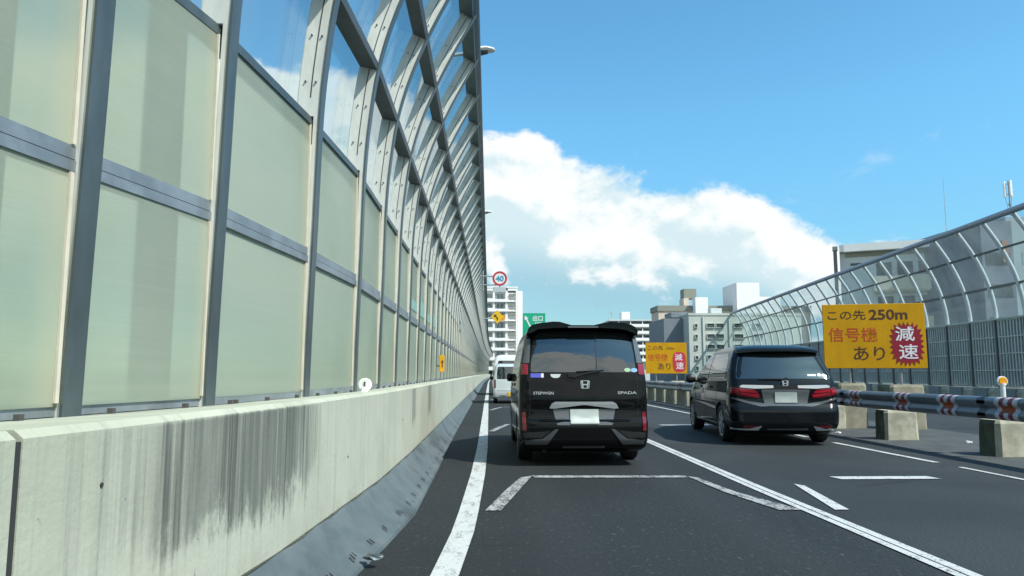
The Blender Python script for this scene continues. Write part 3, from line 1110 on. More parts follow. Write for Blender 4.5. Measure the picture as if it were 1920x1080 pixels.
dl = thing('delineator', 'white delineator post with a round orange reflector behind the guard rail', 'delineator', (7.26, 10.35, .004))
bm = bmesh.new(); cyl(bm, (0, 0, .62), (0, 0, 1.04), .034, n=14); box(bm, -.16, -.03, -.03, .03, .66, .72)
link_mesh('post', bm, white_p, dl, smooth=40)
bm = bmesh.new(); cyl(bm, (0, -.012, 1.085), (0, .02, 1.085), .072, n=26); cyl(bm, (0, .0, 1.03), (0, .0, 1.06), .04, n=14)
link_mesh('reflector_housing', bm, white_p, dl, smooth=40)
bm = bmesh.new(); cyl(bm, (0, -.024, 1.085), (0, -.0125, 1.085), .054, .060, n=26)
link_mesh('reflector', bm, amber, dl, smooth=40)

for k, (x, y, lab) in enumerate(((7.0, 14.9, 'white scrap of litter on the road near the minivan bumper'), (8.3, 12.8, 'white scrap of litter on the grey shoulder between two concrete blocks'), (7.05, 17.1, 'tiny white scrap of litter beside the brown sign base'), (-.72, 4.78, 'crumpled silvery scrap lying in the kerb gutter'))):
    bm = bmesh.new()
    bmesh.ops.create_icosphere(bm, subdivisions=2, radius=.045)
    rnd = random.Random(k)
    for v in bm.verts:
        v.co = Vector((v.co.x * 1.3, v.co.y, max(-.01, v.co.z * .45))) * rnd.uniform(.6, 1.25)
    o = link_mesh('litter', bm, litter_m if k < 3 else chrome_dull)
    o.location = (x, y, .016 if k < 3 else .065); tag(o, lab, 'litter')

# ------------------------------------------------------------------ right noise barrier
rb = thing('noise_barrier', 'distant curved noise barrier with grey louvres below clear panes on the right', 'noise barrier')
U_ = Vector((.105, .9945)).normalized()
N_ = Vector((U_.y, -U_.x))
B0 = Vector((20.27, 28.94)) + N_ * 1.12
RANG = -math.atan2(U_.x, U_.y)
RPROF = [(0, .62), (0, 2.2), (-.01, 3.5), (-.07, 4.2), (-.20, 4.83), (-.42, 5.5), (-.75, 6.22), (-1.12, 6.85), (-1.42, 7.30)]
RD = prof_dense(RPROF, 3)
STEP = 2.04


def tube(bm, D, r, y, n=10, flat=1.0):
    secs = []
    for i in range(len(D)):
        c, t, nn = frame_at(D, i)
        secs.append([(c.x + nn.x * r * math.cos(a), y + r * flat * math.sin(a), c.y + nn.y * r * math.cos(a)) for a in [2 * math.pi * k / n for k in range(n)]])
    sections(bm, secs)


def rpost():
    bm = bmesh.new()
    hi = [p for p in RD if p[1] >= 3.4]
    tube(bm, hi, .085, 0, 12)
    box(bm, -.11, .11, -.05, .05, .60, 3.42, 1)
    return bm


def louvre():
    bm = bmesh.new()
    H0, H1 = .66, 3.45
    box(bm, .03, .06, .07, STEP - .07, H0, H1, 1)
    rows = 4
    hh = (H1 - H0) / rows
    for r in range(rows):
        z0 = H0 + r * hh
        box(bm, -.055, .028, .071, STEP - .071, z0 + hh - .055, z0 + hh - .002)
        for k in range(9):
            y = .16 + k * (STEP - .32) / 8
            box(bm, -.045, .028, y - .042, y + .042, z0 + .002, z0 + hh - .057)
    for y in (.072, STEP - .13):
        box(bm, -.05, .027, y, y + .056, H0 + .004, H1 - .06)
    return bm


def rpane():
    bm = bmesh.new()
    idx = [i for i in range(len(RD)) if RD[i][1] >= 3.5]
    sections(bm, [[off_pt(RD, i, .03, .05), off_pt(RD, i, .03, STEP - .05), off_pt(RD, i, .018, STEP - .05), off_pt(RD, i, .018, .05)] for i in idx])
    return bm


rproto = {'post': link_mesh('post', rpost(), [tube_m, purlin_m], rb, smooth=45), 'louvre_panel': link_mesh('louvre_panel', louvre(), [louvre_m, louvre_back], rb),
          'arched_pane': link_mesh('arched_pane', rpane(), grey_pane, rb, smooth=45)}
for i in range(-24, 28):
    for k_, src in rproto.items():
        if k_ != 'post' and i == 27:
            continue
        o = src
        if i > -24:
            o = src.copy(); COL.objects.link(o); o.parent = rb
        p = B0 + U_ * (STEP * i)
        o.location = (p.x, p.y, 0); o.rotation_euler = (0, 0, RANG)


def rrail(name, prof, m, smooth=None):
    bm = bmesh.new()
    secs = []
    for i in (-24, 27):
        p = B0 + U_ * (STEP * i)
        secs.append([(p.x + N_.x * a, p.y + N_.y * a, z) for a, z in prof])
    sections(bm, secs)
    return link_mesh(name, bm, m, rb, smooth)


circ = lambda x, z, r, n=12: [(x + r * math.cos(2 * math.pi * k / n), z + r * math.sin(2 * math.pi * k / n)) for k in range(n)]
rrail('purlin', [(-.22, 4.79), (-.12, 4.79), (-.12, 4.87), (-.22, 4.87)], purlin_m)
rrail('purlin', [(-.77, 6.17), (-.66, 6.20), (-.68, 6.28), (-.79, 6.25)], purlin_m)
rrail('middle_rail', [(-.12, 3.45), (.10, 3.45), (.10, 3.52), (-.12, 3.52)], louvre_m)
rrail('ridge_beam', circ(-1.43, 7.33, .125), mat('blue_grey_beam', (.27, .32, .38), .45), 45)
rrail('plinth', [(-.35, 0), (.3, 0), (.3, .60), (-.22, .60), (-.35, .45)], block_m)
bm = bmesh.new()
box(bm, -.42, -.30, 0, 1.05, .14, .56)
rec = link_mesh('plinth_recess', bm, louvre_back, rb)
for i in range(-24, 27):
    o = rec
    if i > -24:
        o = rec.copy(); COL.objects.link(o); o.parent = rb
    p = B0 + U_ * (STEP * i + .4)
    o.location = (p.x, p.y, 0); o.rotation_euler = (0, 0, RANG)

# ------------------------------------------------------------------ signs over the road
sp = thing('speed_sign', 'round 40 speed limit sign with a red ring above the far white tower', 'sign', (.43, 32, 5.31))
bm = bmesh.new(); cyl(bm, (0, 0, 0), (0, .03, 0), .325, n=40)
link_mesh('disc', bm, white_p, sp, smooth=40)
bm = bmesh.new()
for k in range(48):
    a0, a1 = 2 * math.pi * k / 48, 2 * math.pi * (k + 1) / 48
    v = [bm.verts.new((r * math.cos(a), -.006, r * math.sin(a))) for r, a in ((.235, a0), (.318, a0), (.318, a1), (.235, a1))]
    bm.faces.new(v)
link_mesh('ring', bm, speed_red, sp)
bm = bmesh.new(); add_text(bm, '40', -.175, .175, -.125, .125, -.010, bold=.03)
link_mesh('lettering', bm, sign_blue, sp)
bm = bmesh.new(); box(bm, -.28, .28, 0, .025, -.60, -.37); bevel(bm, .006)
link_mesh('sub_plate', bm, mat('sub_plate_pale', (.46, .53, .55), .5), sp)
bm = bmesh.new()
cyl(bm, (0, .055, -.62), (0, .055, .28), .03, n=10)
cyl(bm, (-.85, .055, .10), (0, .055, .10), .03, n=10); cyl(bm, (-.85, .055, -.28), (0, .055, -.28), .025, n=10)
cyl(bm, (-.72, .055, -.55), (-.72, .055, .34), .022, n=8)
link_mesh('arm', bm, sign_back, sp)

ws = thing('warning_sign', 'yellow diamond curve sign in front of the white balcony tower', 'sign', (.46, 45, 4.62))
bm = bmesh.new()
prism(bm, [(0, -.42), (.40, 0), (0, .42), (-.40, 0)], 0, .03)
link_mesh('plate', bm, mat('diamond_yellow', (.74, .46, .01), .5), ws)
bm = bmesh.new()
prism(bm, [(-.03, -.2), (.04, -.2), (.04, -.06), (-.08, .06), (-.02, .12), (-.2, .14), (-.18, -.04), (-.13, .02), (-.03, -.08)], -.012, -.002)
link_mesh('arrow', bm, sign_dark, ws)
bm = bmesh.new(); box(bm, .12, .46, .035, .06, -.24, .10)
link_mesh('side_panel', bm, mat('panel_orange', (.72, .30, .04), .5), ws)
bm = bmesh.new(); cyl(bm, (0, .08, -.5), (0, .08, .42), .03, n=10); cyl(bm, (-.9, .08, -.1), (0, .08, -.1), .035, n=10)
link_mesh('arm', bm, sign_back, ws)

gs = thing('direction_sign', 'green direction sign with a white slanting arrow, above the black van roof', 'sign', (5.1, 85, 5.2))
bm = bmesh.new(); box(bm, -1.32, 1.3, 0, .06, 0, 2.9)
link_mesh('panel', bm, sign_green, gs)
bm = bmesh.new()
a = Vector((-1.08, 2.62)); b_ = Vector((-.45, 1.35)); dr = (a - b_).normalized(); nr = Vector((dr.y, -dr.x))
P = lambda v: (v.x, v.y)
hb = a - dr * .48
prism(bm, [P(b_ + nr * .085), P(hb + nr * .085), P(hb + nr * .26), P(a), P(hb - nr * .26), P(hb - nr * .085), P(b_ - nr * .085)], -.02, -.005)
link_mesh('arrow', bm, sign_white, gs)
bm = bmesh.new()
add_text(bm, '出口', -.15, 1.0, 1.98, 2.62, -.012, bold=.02)
link_mesh('lettering', bm, sign_white, gs)
bm = bmesh.new()
add_text(bm, 'EXIT', .12, .9, 1.62, 1.86, -.012, bold=.01)
link_mesh('lettering', bm, sign_white, gs)
bm = bmesh.new()
cyl(bm, (.9, .25, -5.2), (.9, .25, 2.7), .14, n=14); cyl(bm, (-1.2, .14, 1.9), (.9, .14, 1.9), .07, n=10); cyl(bm, (-1.2, .14, .8), (.9, .14, .8), .07, n=10)
link_mesh('post', bm, sign_back, gs)


# ------------------------------------------------------------------ buildings
def part(name, parent, m, boxes, bev=0):
    bm = bmesh.new()
    for b in boxes:
        box(bm, *b)
    if bev:
        bevel(bm, bev)
    return link_mesh(name, bm, m, parent)


def window(parent, x0, x1, z0, z1, y, glass, frame=None, fw=.08):
    """pane set back in a thin projecting frame, on a wall facing -y at y"""
    p = part('window', parent, glass, [(x0, x1, y - .03, y + .05, z0, z1)])
    if frame:
        part('frame', p, frame, [(x0 - fw, x1 + fw, y - .10, y + .02, z1, z1 + fw), (x0 - fw, x1 + fw, y - .14, y + .02, z0 - fw, z0), (x0 - fw, x0, y - .10, y + .02, z0, z1), (x1, x1 + fw, y - .10, y + .02, z0, z1)])
    return p


BZ = -6.0
# white balcony tower straight ahead
tw = thing('apartment_tower', 'tall white apartment tower with stacked balconies, straight ahead behind the white vans', 'building', (0, 196, BZ))
TZ = 23.85 - BZ
part('wall', tw, wall_white, [(-12, 7.35, 1.5, 14, 0, TZ), (6.92, 7.35, 0, 1.5, 0, TZ), (4.15, 4.75, 0, 1.5, 0, TZ), (.85, 1.3, 0, 1.5, 0, TZ), (-4, -3.4, 0, 1.5, 0, TZ), (7.352, 8.75, .9, 14, 0, TZ - .75), (-12, 6.92, 0, 1.49, TZ - .75, TZ + .0)])
part('roof_parapet', tw, wall_white, [(-12.1, 7.45, -.1, 14.1, TZ + .002, TZ + .35)])
part('wall_slot', tw, wall_grey, [(7.36, 7.6, .86, .897, 1, TZ - 1.2)])
for fl in range(11):
    z = TZ - 1.0 - 2.58 * (fl + 1)
    if z < -1:
        break
    part('balcony', tw, wall_white, [(-12, 6.92, -.35, 1.5, z - .18, z + .0), (-12, -4, -.35, -.2, z, z + .75), (-3.4, .85, -.35, -.2, z, z + .75), (1.3, 4.15, -.35, -.2, z, z + .55)])
    window(tw, -2.6, .5, z + .3, z + 2.1, 1.45, bldg_glass_pale)
    window(tw, 1.8, 3.7, z + .35, z + 2.1, 1.45, bldg_glass_pale, wall_white)
    part('louvre', tw, wall_olive, [(4.95, 6.85, -.12, .0, z + 1.35, z + 2.0)])
    part('louvre', tw, mat('louvre_grey', (.30, .31, .30), .7) if fl == 0 else MATS['louvre_grey'], [(5.05, 6.85, -.38, -.25, z + .28, z + .98)])
    part('wall_panel', tw, wall_white, [(4.76, 6.91, .3, .5, z + .0, z + 2.3)])

for fl in range(9):
    z = TZ - 1.0 - 2.58 * (fl + 1)
    part('air_conditioner', tw, wall_grey, [(3.25 + .1 * (fl % 3), 3.95 + .1 * (fl % 3), .1, .5, z + .005, z + .6)], .03)
    part('divider', tw, wall_pale, [(2.65, 2.72, -.19, 1.4, z + .005, z + 1.9)])
part('antenna', tw, sign_back, [(-2, -1.95, 3, 3.05, TZ + .35, TZ + 2.4), (-2.5, -1.45, 3, 3.05, TZ + 2.0, TZ + 2.05)])

# grey-green block with a slate end wall
gb = thing('apartment_block', 'grey-green block with slate blue end wall and small paired windows', 'building', (0, 75, BZ))
GZ = 7.1 - BZ
part('wall', gb, wall_grey, [(20.35, 32, 0, 10, 0, GZ)])
part('end_wall', gb, wall_slate, [(18.3, 20.34, 2.2, 9.5, 0, GZ - .15)])
part('roof_hut', gb, wall_slate, [(19.3, 20.9, 3, 6, GZ + .002, GZ + .55)])
part('roof_parapet', gb, wall_grey, [(20.30, 32.05, -.06, 10.05, GZ, GZ + .22)])
for r_ in range(8):
    z = GZ - 1.02 - r_ * 1.085
    window(gb, 20.95, 21.2, z - .22, z + .12, 0, bldg_glass, wall_grey, .05)
    window(gb, 22.2, 22.95, z - .22, z + .17, 0, bldg_glass, wall_grey, .05)
    window(gb, 23.15, 23.9, z - .22, z + .17, 0, bldg_glass, wall_grey, .05)
    window(gb, 25.0, 25.9, z - .22, z + .17, 0, bldg_glass, wall_grey, .05)
    window(gb, 27.0, 27.9, z - .22, z + .17, 0, bldg_glass, wall_grey, .05)

part('drain_pipe', gb, wall_pale, [(21.75, 21.84, -.12, -.03, 0, GZ - .1)])
part('drain_pipe', gb, wall_pale, [(24.45, 24.54, -.12, -.03, 0, GZ - .1)])
part('roof_unit', gb, wall_pale, [(23.4, 24.6, 2.5, 3.6, GZ + .225, GZ + .95)], .05)

# beige building with roof huts
bb = thing('office_building', 'beige building with an olive roof band and white roof huts, behind the grey-green block', 'building', (0, 100, BZ))
BBZ = 10.4 - BZ
part('wall', bb, wall_beige, [(23.0, 44, 0, 4.4, 0, BBZ - .75)])
part('roof_band', bb, wall_olive, [(22.85, 44.1, -.15, 4.5, BBZ - .748, BBZ)])
part('stair_tower', bb, wall_white, [(27.7, 29.4, -1.5, -.003, 4, BBZ + 1.0)])
part('water_tank', bb, wall_olive, [(27.1, 28.85, 2, 4, BBZ + 1.2, BBZ + 2.55)])
part('tank_stand', bb, wall_beige, [(27.0, 27.7, 1.8, 4.2, BBZ + .002, BBZ + 1.198)])
part('lift_tower', bb, wall_white, [(33.2, 36.3, -2.0, 4, 6, BBZ + 2.95)])
part('side_wing', bb, wall_white, [(36.31, 39.5, -1.0, 6, 6, BBZ + 1.15)])
part('pipe', bb, wall_grey, [(34.7, 35.2, 0, .2, BBZ + 2.951, BBZ + 3.2)])
part('gable_panel', bb, wall_cream, [(23.6, 25.2, -.6, -.003, 2, BBZ - 3.2)])
part('annex', bb, mat('annex_grey', (.30, .34, .34), .8), [(25.3, 27.6, -2.4, -.003, 0, BBZ - 2.6)])
for k in range(4):
    window(bb, 29.8 + k * 1.0, 30.4 + k * 1.0, BBZ - 2.6, BBZ - 1.6, 0, bldg_glass, wall_beige)

# far balconied building
fb = thing('apartment_block', 'pale far block with banded balconies and white roof box', 'building', (0, 160, BZ))
FZ = 12.75 - BZ
part('wall', fb, wall_pale, [(26, 36.9, .6, 12, 0, FZ)])
part('roof_box', fb, wall_white, [(28.9, 30.7, 1, 4, FZ + .002, FZ + 1.85)])
part('roof_slab', fb, wall_pale, [(25.8, 37.1, -.2, .6, FZ - .2, FZ + .12)])
for k in range(6):
    z = FZ - 1.45 - k * 1.5
    part('balcony', fb, wall_white, [(26, 36.9, -.3, .0, z - .05, z + .55), (26, 36.9, 0, .6, z - .15, z - .06)])
    part('window', fb, bldg_glass, [(26.2, 36.7, .5, .599, z + .6, z + 1.15)])
    part('divider', fb, wall_white, [(28 + 2.6 * j, 28.15 + 2.6 * j, .0, .5, z - .05, z + 1.2) for j in range(4)])

# low shops seen over the guard rail
ls = thing('low_building', 'low building with a brown and green front under the distant yellow sign', 'building', (0, 62, BZ))
part('wall', ls, wall_cream, [(12.5, 19, 0, 6, 0, 5.9)])
part('brick_front', ls, soil_brown, [(15.1, 17.2, -.2, -.003, 3.5, 5.6)])
part('awning', ls, hedge_m, [(13.3, 15.0, -.5, -.003, 5.0, 5.55)])

# long building seen through the right barrier
lb = thing('apartment_block', 'big pale building with cream balcony bands seen through the right barrier panes', 'building', (45.2, 95, BZ), R(-26))
LZ = 17.9 - BZ
part('wall', lb, wall_pale, [(.75, 21, .5, 14, 0, LZ - 1.0)])
part('roof_slab', lb, wall_white, [(1.3, 21.2, -.6, 14, LZ - .95, LZ)])
part('slab_end', lb, wall_pale, [(.75, 1.297, -.6, 14, LZ - .95, LZ - .05)])
part('corner_duct', lb, mat('duct_grey', (.13, .14, .15), .6), [(0, .45, .0, 1.0, 0, LZ - .6)])
part('duct_cap', lb, wall_olive, [(-.08, .55, -.05, 1.05, LZ - .599, LZ - .1)])
for k, (z0, z1, m_) in enumerate(((11.7, 13.5, wall_cream), (6.6, 8.3, wall_cream), (2.4, 3.6, wall_cream))):
    part('balcony', lb, m_, [(4.6, 19.5, -.5, -.3, z0 - BZ, z1 - BZ), (4.6, 19.5, -.3, .5, z0 - BZ - .2, z0 - BZ)])
for k in range(6):
    window(lb, 5 + k * 2.4, 6.8 + k * 2.4, 13.7 - BZ, 15.4 - BZ, .5, bldg_glass, wall_pale, .1)
    window(lb, 5 + k * 2.4, 6.8 + k * 2.4, 8.6 - BZ, 11.0 - BZ, .5, bldg_glass, wall_pale, .1)
    window(lb, 5 + k * 2.4, 6.8 + k * 2.4, 3.8 - BZ, 6.0 - BZ, .5, bldg_glass_pale, wall_pale, .1)
part('window', lb, bldg_glass, [(2.0, 4.4, .44, .52, 15.2 - BZ, 15.5 - BZ)])
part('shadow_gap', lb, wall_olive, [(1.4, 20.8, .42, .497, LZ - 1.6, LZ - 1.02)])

st = thing('office_tower', 'dark slate tower seen through the nearest panes of the right barrier', 'building', (0, 80, BZ))
part('wall', st, wall_steelblue, [(54.9, 58.5, 0, 12, 0, 18.2 - BZ)])
for k in range(6):
    part('window', st, bldg_glass, [(55.3, 58.1, -.04, .05, 1.2 + k * 3.6, 2.6 + k * 3.6)])
part('brick_panel', st, soil_brown, [(57.2, 57.9, -.12, -.041, 13.5 - BZ, 16.0 - BZ)])
s2 = thing('office_tower', 'pale blue-grey tower at the right edge of the photo behind the barrier panes', 'building', (0, 81, BZ))
part('wall', s2, wall_bluegrey, [(58.6, 72, 0, 12, 0, 18.9 - BZ)])
for k in range(6):
    for j in range(3):
        part('window', s2, bldg_glass_pale, [(60.2 + 3.4 * j, 62 + 3.4 * j, -.04, .05, 1.4 + k * 3.6, 2.8 + k * 3.6)])

ma = thing('radio_mast', 'hair-thin radio mast rising above the right barrier', 'mast', (61.9, 97, LZ + BZ))
bm = bmesh.new(); cyl(bm, (0, 0, 0), (0, 0, 5.6), .05, n=8); cyl(bm, (0, 0, 5.6), (0, 0, 9.8), .028, n=8); cyl(bm, (0, 0, 5.55), (0, 0, 5.75), .07, n=8)
link_mesh('pole', bm, sign_back, ma)
an = thing('cell_antenna', 'cluster of white cell antennas on a pole at the right edge of the sky', 'antenna', (58.9, 80.5, 18.9))
bm = bmesh.new(); cyl(bm, (0, 0, 0), (0, 0, 4.1), .07, n=10); cyl(bm, (0, 0, 1.2), (0, 0, 1.45), .15, n=10)
link_mesh('pole', bm, steel_mid, an)
for a in (0, 2.1, 4.2):
    bm = bmesh.new()
    x, y = .38 * math.cos(a + .4), .38 * math.sin(a + .4)
    box(bm, x - .13, x + .13, y - .1, y + .1, 2.2, 4.0); bevel(bm, .04)
    link_mesh('panel_antenna', bm, white_p, an)
    bm = bmesh.new(); cyl(bm, (0, 0, 3.7), (x, y, 3.7), .035, n=6); cyl(bm, (0, 0, 2.5), (x, y, 2.5), .035, n=6); cyl(bm, (x, y, 2.2), (x * .5, y * .5, .9), .025, n=6)
    link_mesh('bracket', bm, steel_mid, an)
ta = thing('roof_antenna', 'small roof antenna showing above the black van roof', 'antenna', (26.6, 161, FZ + BZ))
bm = bmesh.new(); cyl(bm, (0, 0, 0), (0, 0, 1.9), .05, n=8)
for z in (1.3, 1.55, 1.8):
    cyl(bm, (-.5, 0, z), (.5, 0, z), .04, n=6)
link_mesh('mast', bm, sign_back, ta)


# ------------------------------------------------------------------ vehicles
def pchip(xs, ys, x):
    if x <= xs[0]:
        return ys[0]
    if x >= xs[-1]:
        return ys[-1]
    n = len(xs)
    h = [xs[i + 1] - xs[i] for i in range(n - 1)]
    d_ = [(ys[i + 1] - ys[i]) / h[i] for i in range(n - 1)]
    m = [d_[0]] + [0 if d_[i - 1] * d_[i] <= 0 else 2 * d_[i - 1] * d_[i] / (d_[i - 1] + d_[i]) for i in range(1, n - 1)] + [d_[-1]]
    i = max(k for k in range(n - 1) if xs[k] <= x)
    t = (x - xs[i]) / h[i]
    return (ys[i] * (1 + 2 * t) * (1 - t) ** 2 + h[i] * m[i] * t * (1 - t) ** 2 + ys[i + 1] * t * t * (3 - 2 * t) + h[i] * m[i + 1] * t * t * (t - 1))


class Loft:
    """car shell: for every height z a rounded-rectangle outline; rear faces -y"""
    def __init__(s, rows, nz=56):
        s.rows = rows
        s.z = [r[0] for r in rows]
        s.cols = list(zip(*rows))
        s.nz = nz

    def at(s, z):
        return [pchip(s.z, s.cols[k], z) for k in range(1, 7)]    # w, yr, yf, rr, rf, bow

    def rear_y(s, x, z):
        w, yr, yf, rr, rf, bow = s.at(z)
        a = abs(x); e = w - rr
        if a <= e:
            return yr + bow * (a / w) ** 2
        q = min(a - e, rr * .999)
        return yr + bow * (e / w) ** 2 + rr - math.sqrt(rr * rr - q * q)

    def side_x(s, y, z):
        w, yr, yf, rr, rf, bow = s.at(z)
        y0 = yr + bow * ((w - rr) / w) ** 2 + rr
        if y < y0:
            q = min(y0 - y, rr * .999)
            return w - rr + math.sqrt(rr * rr - q * q)
        if y > yf - rf:
            q = min(y - (yf - rf), rf * .999)
            return w - rf + math.sqrt(rf * rf - q * q)
        return w

    def ring(s, z):
        w, yr, yf, rr, rf, bow = s.at(z)
        e = w - rr; yb = yr + bow * (e / w) ** 2
        P = []
        for k in range(12):
            x = -e + 2 * e * k / 12; P.append((x, yr + bow * (x / w) ** 2))
        for k in range(8):
            a = math.pi / 2 * k / 8; P.append((e + rr * math.sin(a), yb + rr - rr * math.cos(a)))
        for k in range(24):
            t = k / 24; P.append((w, (yb + rr) + (yf - rf - yb - rr) * t))
        ef = w - rf
        for k in range(8):
            a = math.pi / 2 * k / 8; P.append((ef + rf * math.cos(a), yf - rf + rf * math.sin(a)))
        for k in range(12):
            P.append((ef - 2 * ef * k / 12, yf))
        for k in range(8):
            a = math.pi / 2 * k / 8; P.append((-ef - rf * math.sin(a), yf - rf + rf * math.cos(a)))
        for k in range(24):
            t = k / 24; P.append((-w, (yf - rf) + (yb + rr - yf + rf) * t))
        for k in range(8):
            a = math.pi / 2 * k / 8; P.append((-e - rr * math.cos(a), yb + rr - rr * math.sin(a)))
        return [(x, y, z) for x, y in P]

    def body(s, name, m, parent, axles, wheel_r, half):
        bm = bmesh.new()
        z0, z1 = s.z[0], s.z[-1]
        zs = sorted(set([round(z0 + (z1 - z0) * k / s.nz, 4) for k in range(s.nz + 1)] + [round(z, 4) for z in s.z]))
        sections(bm, [s.ring(z) for z in zs])
        o = link_mesh(name, bm, m, parent, smooth=42)
        for y in axles:
            for sd in (-1, 1):
                bm = bmesh.new(); cyl(bm, (sd * (half - .26), y, wheel_r), (sd * (half + .2), y, wheel_r), wheel_r + .045, n=40)
                c = link_mesh('cutter', bm, under_m)
                c.parent = parent
                md = o.modifiers.new('cut', 'BOOLEAN'); md.object = c; md.operation = 'DIFFERENCE'; md.solver = 'EXACT'
                try:
                    md.material_mode = 'TRANSFER'
                except Exception:
                    pass
        bpy.context.view_layer.update()
        dg = bpy.context.evaluated_depsgraph_get()
        me = bpy.data.meshes.new_from_object(o.evaluated_get(dg))
        cutters = [md.object for md in o.modifiers]
        o.modifiers.clear()
        o.data = me
        for c in cutters:
            bpy.data.objects.remove(c)
        return o

    def patch(s, name, outline, off, m, parent, side=0, depth=.02, rings=6, step=.05):
        """panel lying on the shell: outline in (x,z) on the rear, or (y,z) on a side (side=-1 left, 1 right)"""
        P = []
        n = len(outline)
        for i in range(n):
            a, b = outline[i], outline[(i + 1) % n]
            k = max(1, int(math.hypot(b[0] - a[0], b[1] - a[1]) / step))
            for j in range(k):
                P.append((a[0] + (b[0] - a[0]) * j / k, a[1] + (b[1] - a[1]) * j / k))
        c = (sum(p[0] for p in P) / len(P), sum(p[1] for p in P) / len(P))

        def pos(u, v, o_):
            if side:
                return (side * (s.side_x(u, v) + o_), u, v)
            return (u, s.rear_y(u, v) - o_, v)
        bm = bmesh.new()
        rows = []
        for r in range(1, rings + 1):
            t = r / rings
            rows.append([bm.verts.new(pos(c[0] + (p[0] - c[0]) * t, c[1] + (p[1] - c[1]) * t, off)) for p in P])
        rows.append([bm.verts.new(pos(p[0], p[1], off - depth)) for p in P])
        cv = bm.verts.new(pos(c[0], c[1], off))
        q = len(P)
        for i in range(q):
            bm.faces.new((cv, rows[0][i], rows[0][(i + 1) % q]))
        for a, b in zip(rows, rows[1:]):
            for i in range(q):
                j = (i + 1) % q
                bm.faces.new((a[i], b[i], b[j], a[j]))
        return link_mesh(name, bm, m, parent, smooth=50)


def round_poly(pts, r, seg=4):
    out = []
    n = len(pts)
    for i in range(n):
        p = Vector(pts[i]); a = Vector(pts[i - 1]); b = Vector(pts[(i + 1) % n])
        u = (a - p); v = (b - p)
        rr = min(r, u.length * .45, v.length * .45)
        u.normalize(); v.normalize()
        s_, e = p + u * rr, p + v * rr
        for k in range(seg + 1):
            t = k / seg
            q = s_ * (1 - t) ** 2 + p * 2 * t * (1 - t) + e * t * t
            out.append((q.x, q.y))
    return out


def mirror(pts):
    return [(-x, z) for x, z in reversed(pts)]


def wheel(parent, x, y, r, w, rim_r, spokes=5):
    bm = bmesh.new()
    prof = [(rim_r, -w * .42), (rim_r + .02, -w * .5), (r - .03, -w * .5), (r - .008, -w * .42), (r, -w * .25), (r, w * .25), (r - .008, w * .42), (r - .03, w * .5), (rim_r + .02, w * .5), (rim_r, w * .42)]
    n = 40
    secs = [[(px_, rr * math.cos(2 * math.pi * k / n), rr * math.sin(2 * math.pi * k / n)) for k in range(n)] for rr, px_ in prof]
    sections(bm, secs, caps=False)
    cyl(bm, (-w * .2, 0, 0), (w * .2, 0, 0), rim_r, n=n)
    t = link_mesh('wheel', bm, black_rub, parent, smooth=40)
    t.location = (x, y, r)
    sd = 1 if x > 0 else -1
    bm = bmesh.new()
    xo = sd * w * .40
    for k in range(spokes):
        a = 2 * math.pi * k / spokes
        M = Matrix.Rotation(a, 4, 'X')
        box(bm, xo - .012, xo + .012, -.028, .028, .03, rim_r - .015, M=M)
        M = Matrix.Rotation(a + .22, 4, 'X')
        box(bm, xo - .010, xo + .009, -.018, .018, .05, rim_r - .016, M=M)
    cyl(bm, (xo - .02, 0, 0), (xo + .016, 0, 0), .06, n=18)
    secs = []
    for xx, rr in ((sd * w * .2, rim_r - .03), (sd * w * .44, rim_r - .012), (sd * w * .46, rim_r + .004), (sd * w * .42, rim_r + .006)):
        secs.append([(xx, rr * math.cos(2 * math.pi * k / n), rr * math.sin(2 * math.pi * k / n)) for k in range(n)])
    sections(bm, secs, caps=False)
    link_mesh('rim', bm, rim_m, t, smooth=35)
    return t


def solid(name, parent, m, pts_secs, smooth=45):
    bm = bmesh.new(); sections(bm, pts_secs)
    return link_mesh(name, bm, m, parent, smooth)


def mirror_part(parent, x, y, z, m, w=.17, h=.20, d_=.11):
    sd = 1 if x > 0 else -1
    secs = []
    for k, (q, s_) in enumerate(((0, .55), (.25, .9), (.6, 1), (.9, .8), (1, .45))):
        cx = x + sd * w * q
        secs.append([(cx, y + d_ * s_ * .5 * math.cos(a), z + h * s_ * .5 * math.sin(a)) for a in [2 * math.pi * j / 12 for j in range(12)]])
    o = solid('door_mirror', parent, m, secs)
    bm = bmesh.new(); box(bm, min(x - sd * .07, x + sd * .02), max(x - sd * .07, x + sd * .02), y - .02, y + .03, z - .07, z - .03)
    link_mesh('mount', bm, plastic, o)
    return o


def emblem_h(parent, L, x, z, w, h, off):
    """chrome letter H inside a rounded trapezoid frame"""
    y = L.rear_y(x, z) - off
    bm = bmesh.new()
    fr = round_poly([(x - w * .42, z - h / 2), (x + w * .42, z - h / 2), (x + w / 2, z + h / 2), (x - w / 2, z + h / 2)], .02, 5)
    inn = [(x + (a - x) * .86, z + (b - z) * .86) for a, b in fr]
    n = len(fr)
    vf = [bm.verts.new((a, y, b)) for a, b in fr]; vi = [bm.verts.new((a, y, b)) for a, b in inn]
    vb = [bm.verts.new((a, y + .012, b)) for a, b in fr]; vib = [bm.verts.new((a, y + .012, b)) for a, b in inn]
    for i in range(n):
        j = (i + 1) % n
        bm.faces.new((vf[i], vf[j], vi[j], vi[i])); bm.faces.new((vf[i], vb[i], vb[j], vf[j])); bm.faces.new((vi[i], vi[j], vib[j], vib[i]))
    for sd in (-1, 1):
        prism(bm, [(x + sd * w * .16, z - h * .43), (x + sd * w * .28, z - h * .43), (x + sd * w * .40, z + h * .43), (x + sd * w * .24, z + h * .43)], y - .001, y + .012)
    prism(bm, [(x - w * .22, z - h * .08), (x + w * .22, z - h * .08), (x + w * .23, z + h * .06), (x - w * .23, z + h * .06)], y, y + .012)
    return link_mesh('emblem', bm, chrome, parent)


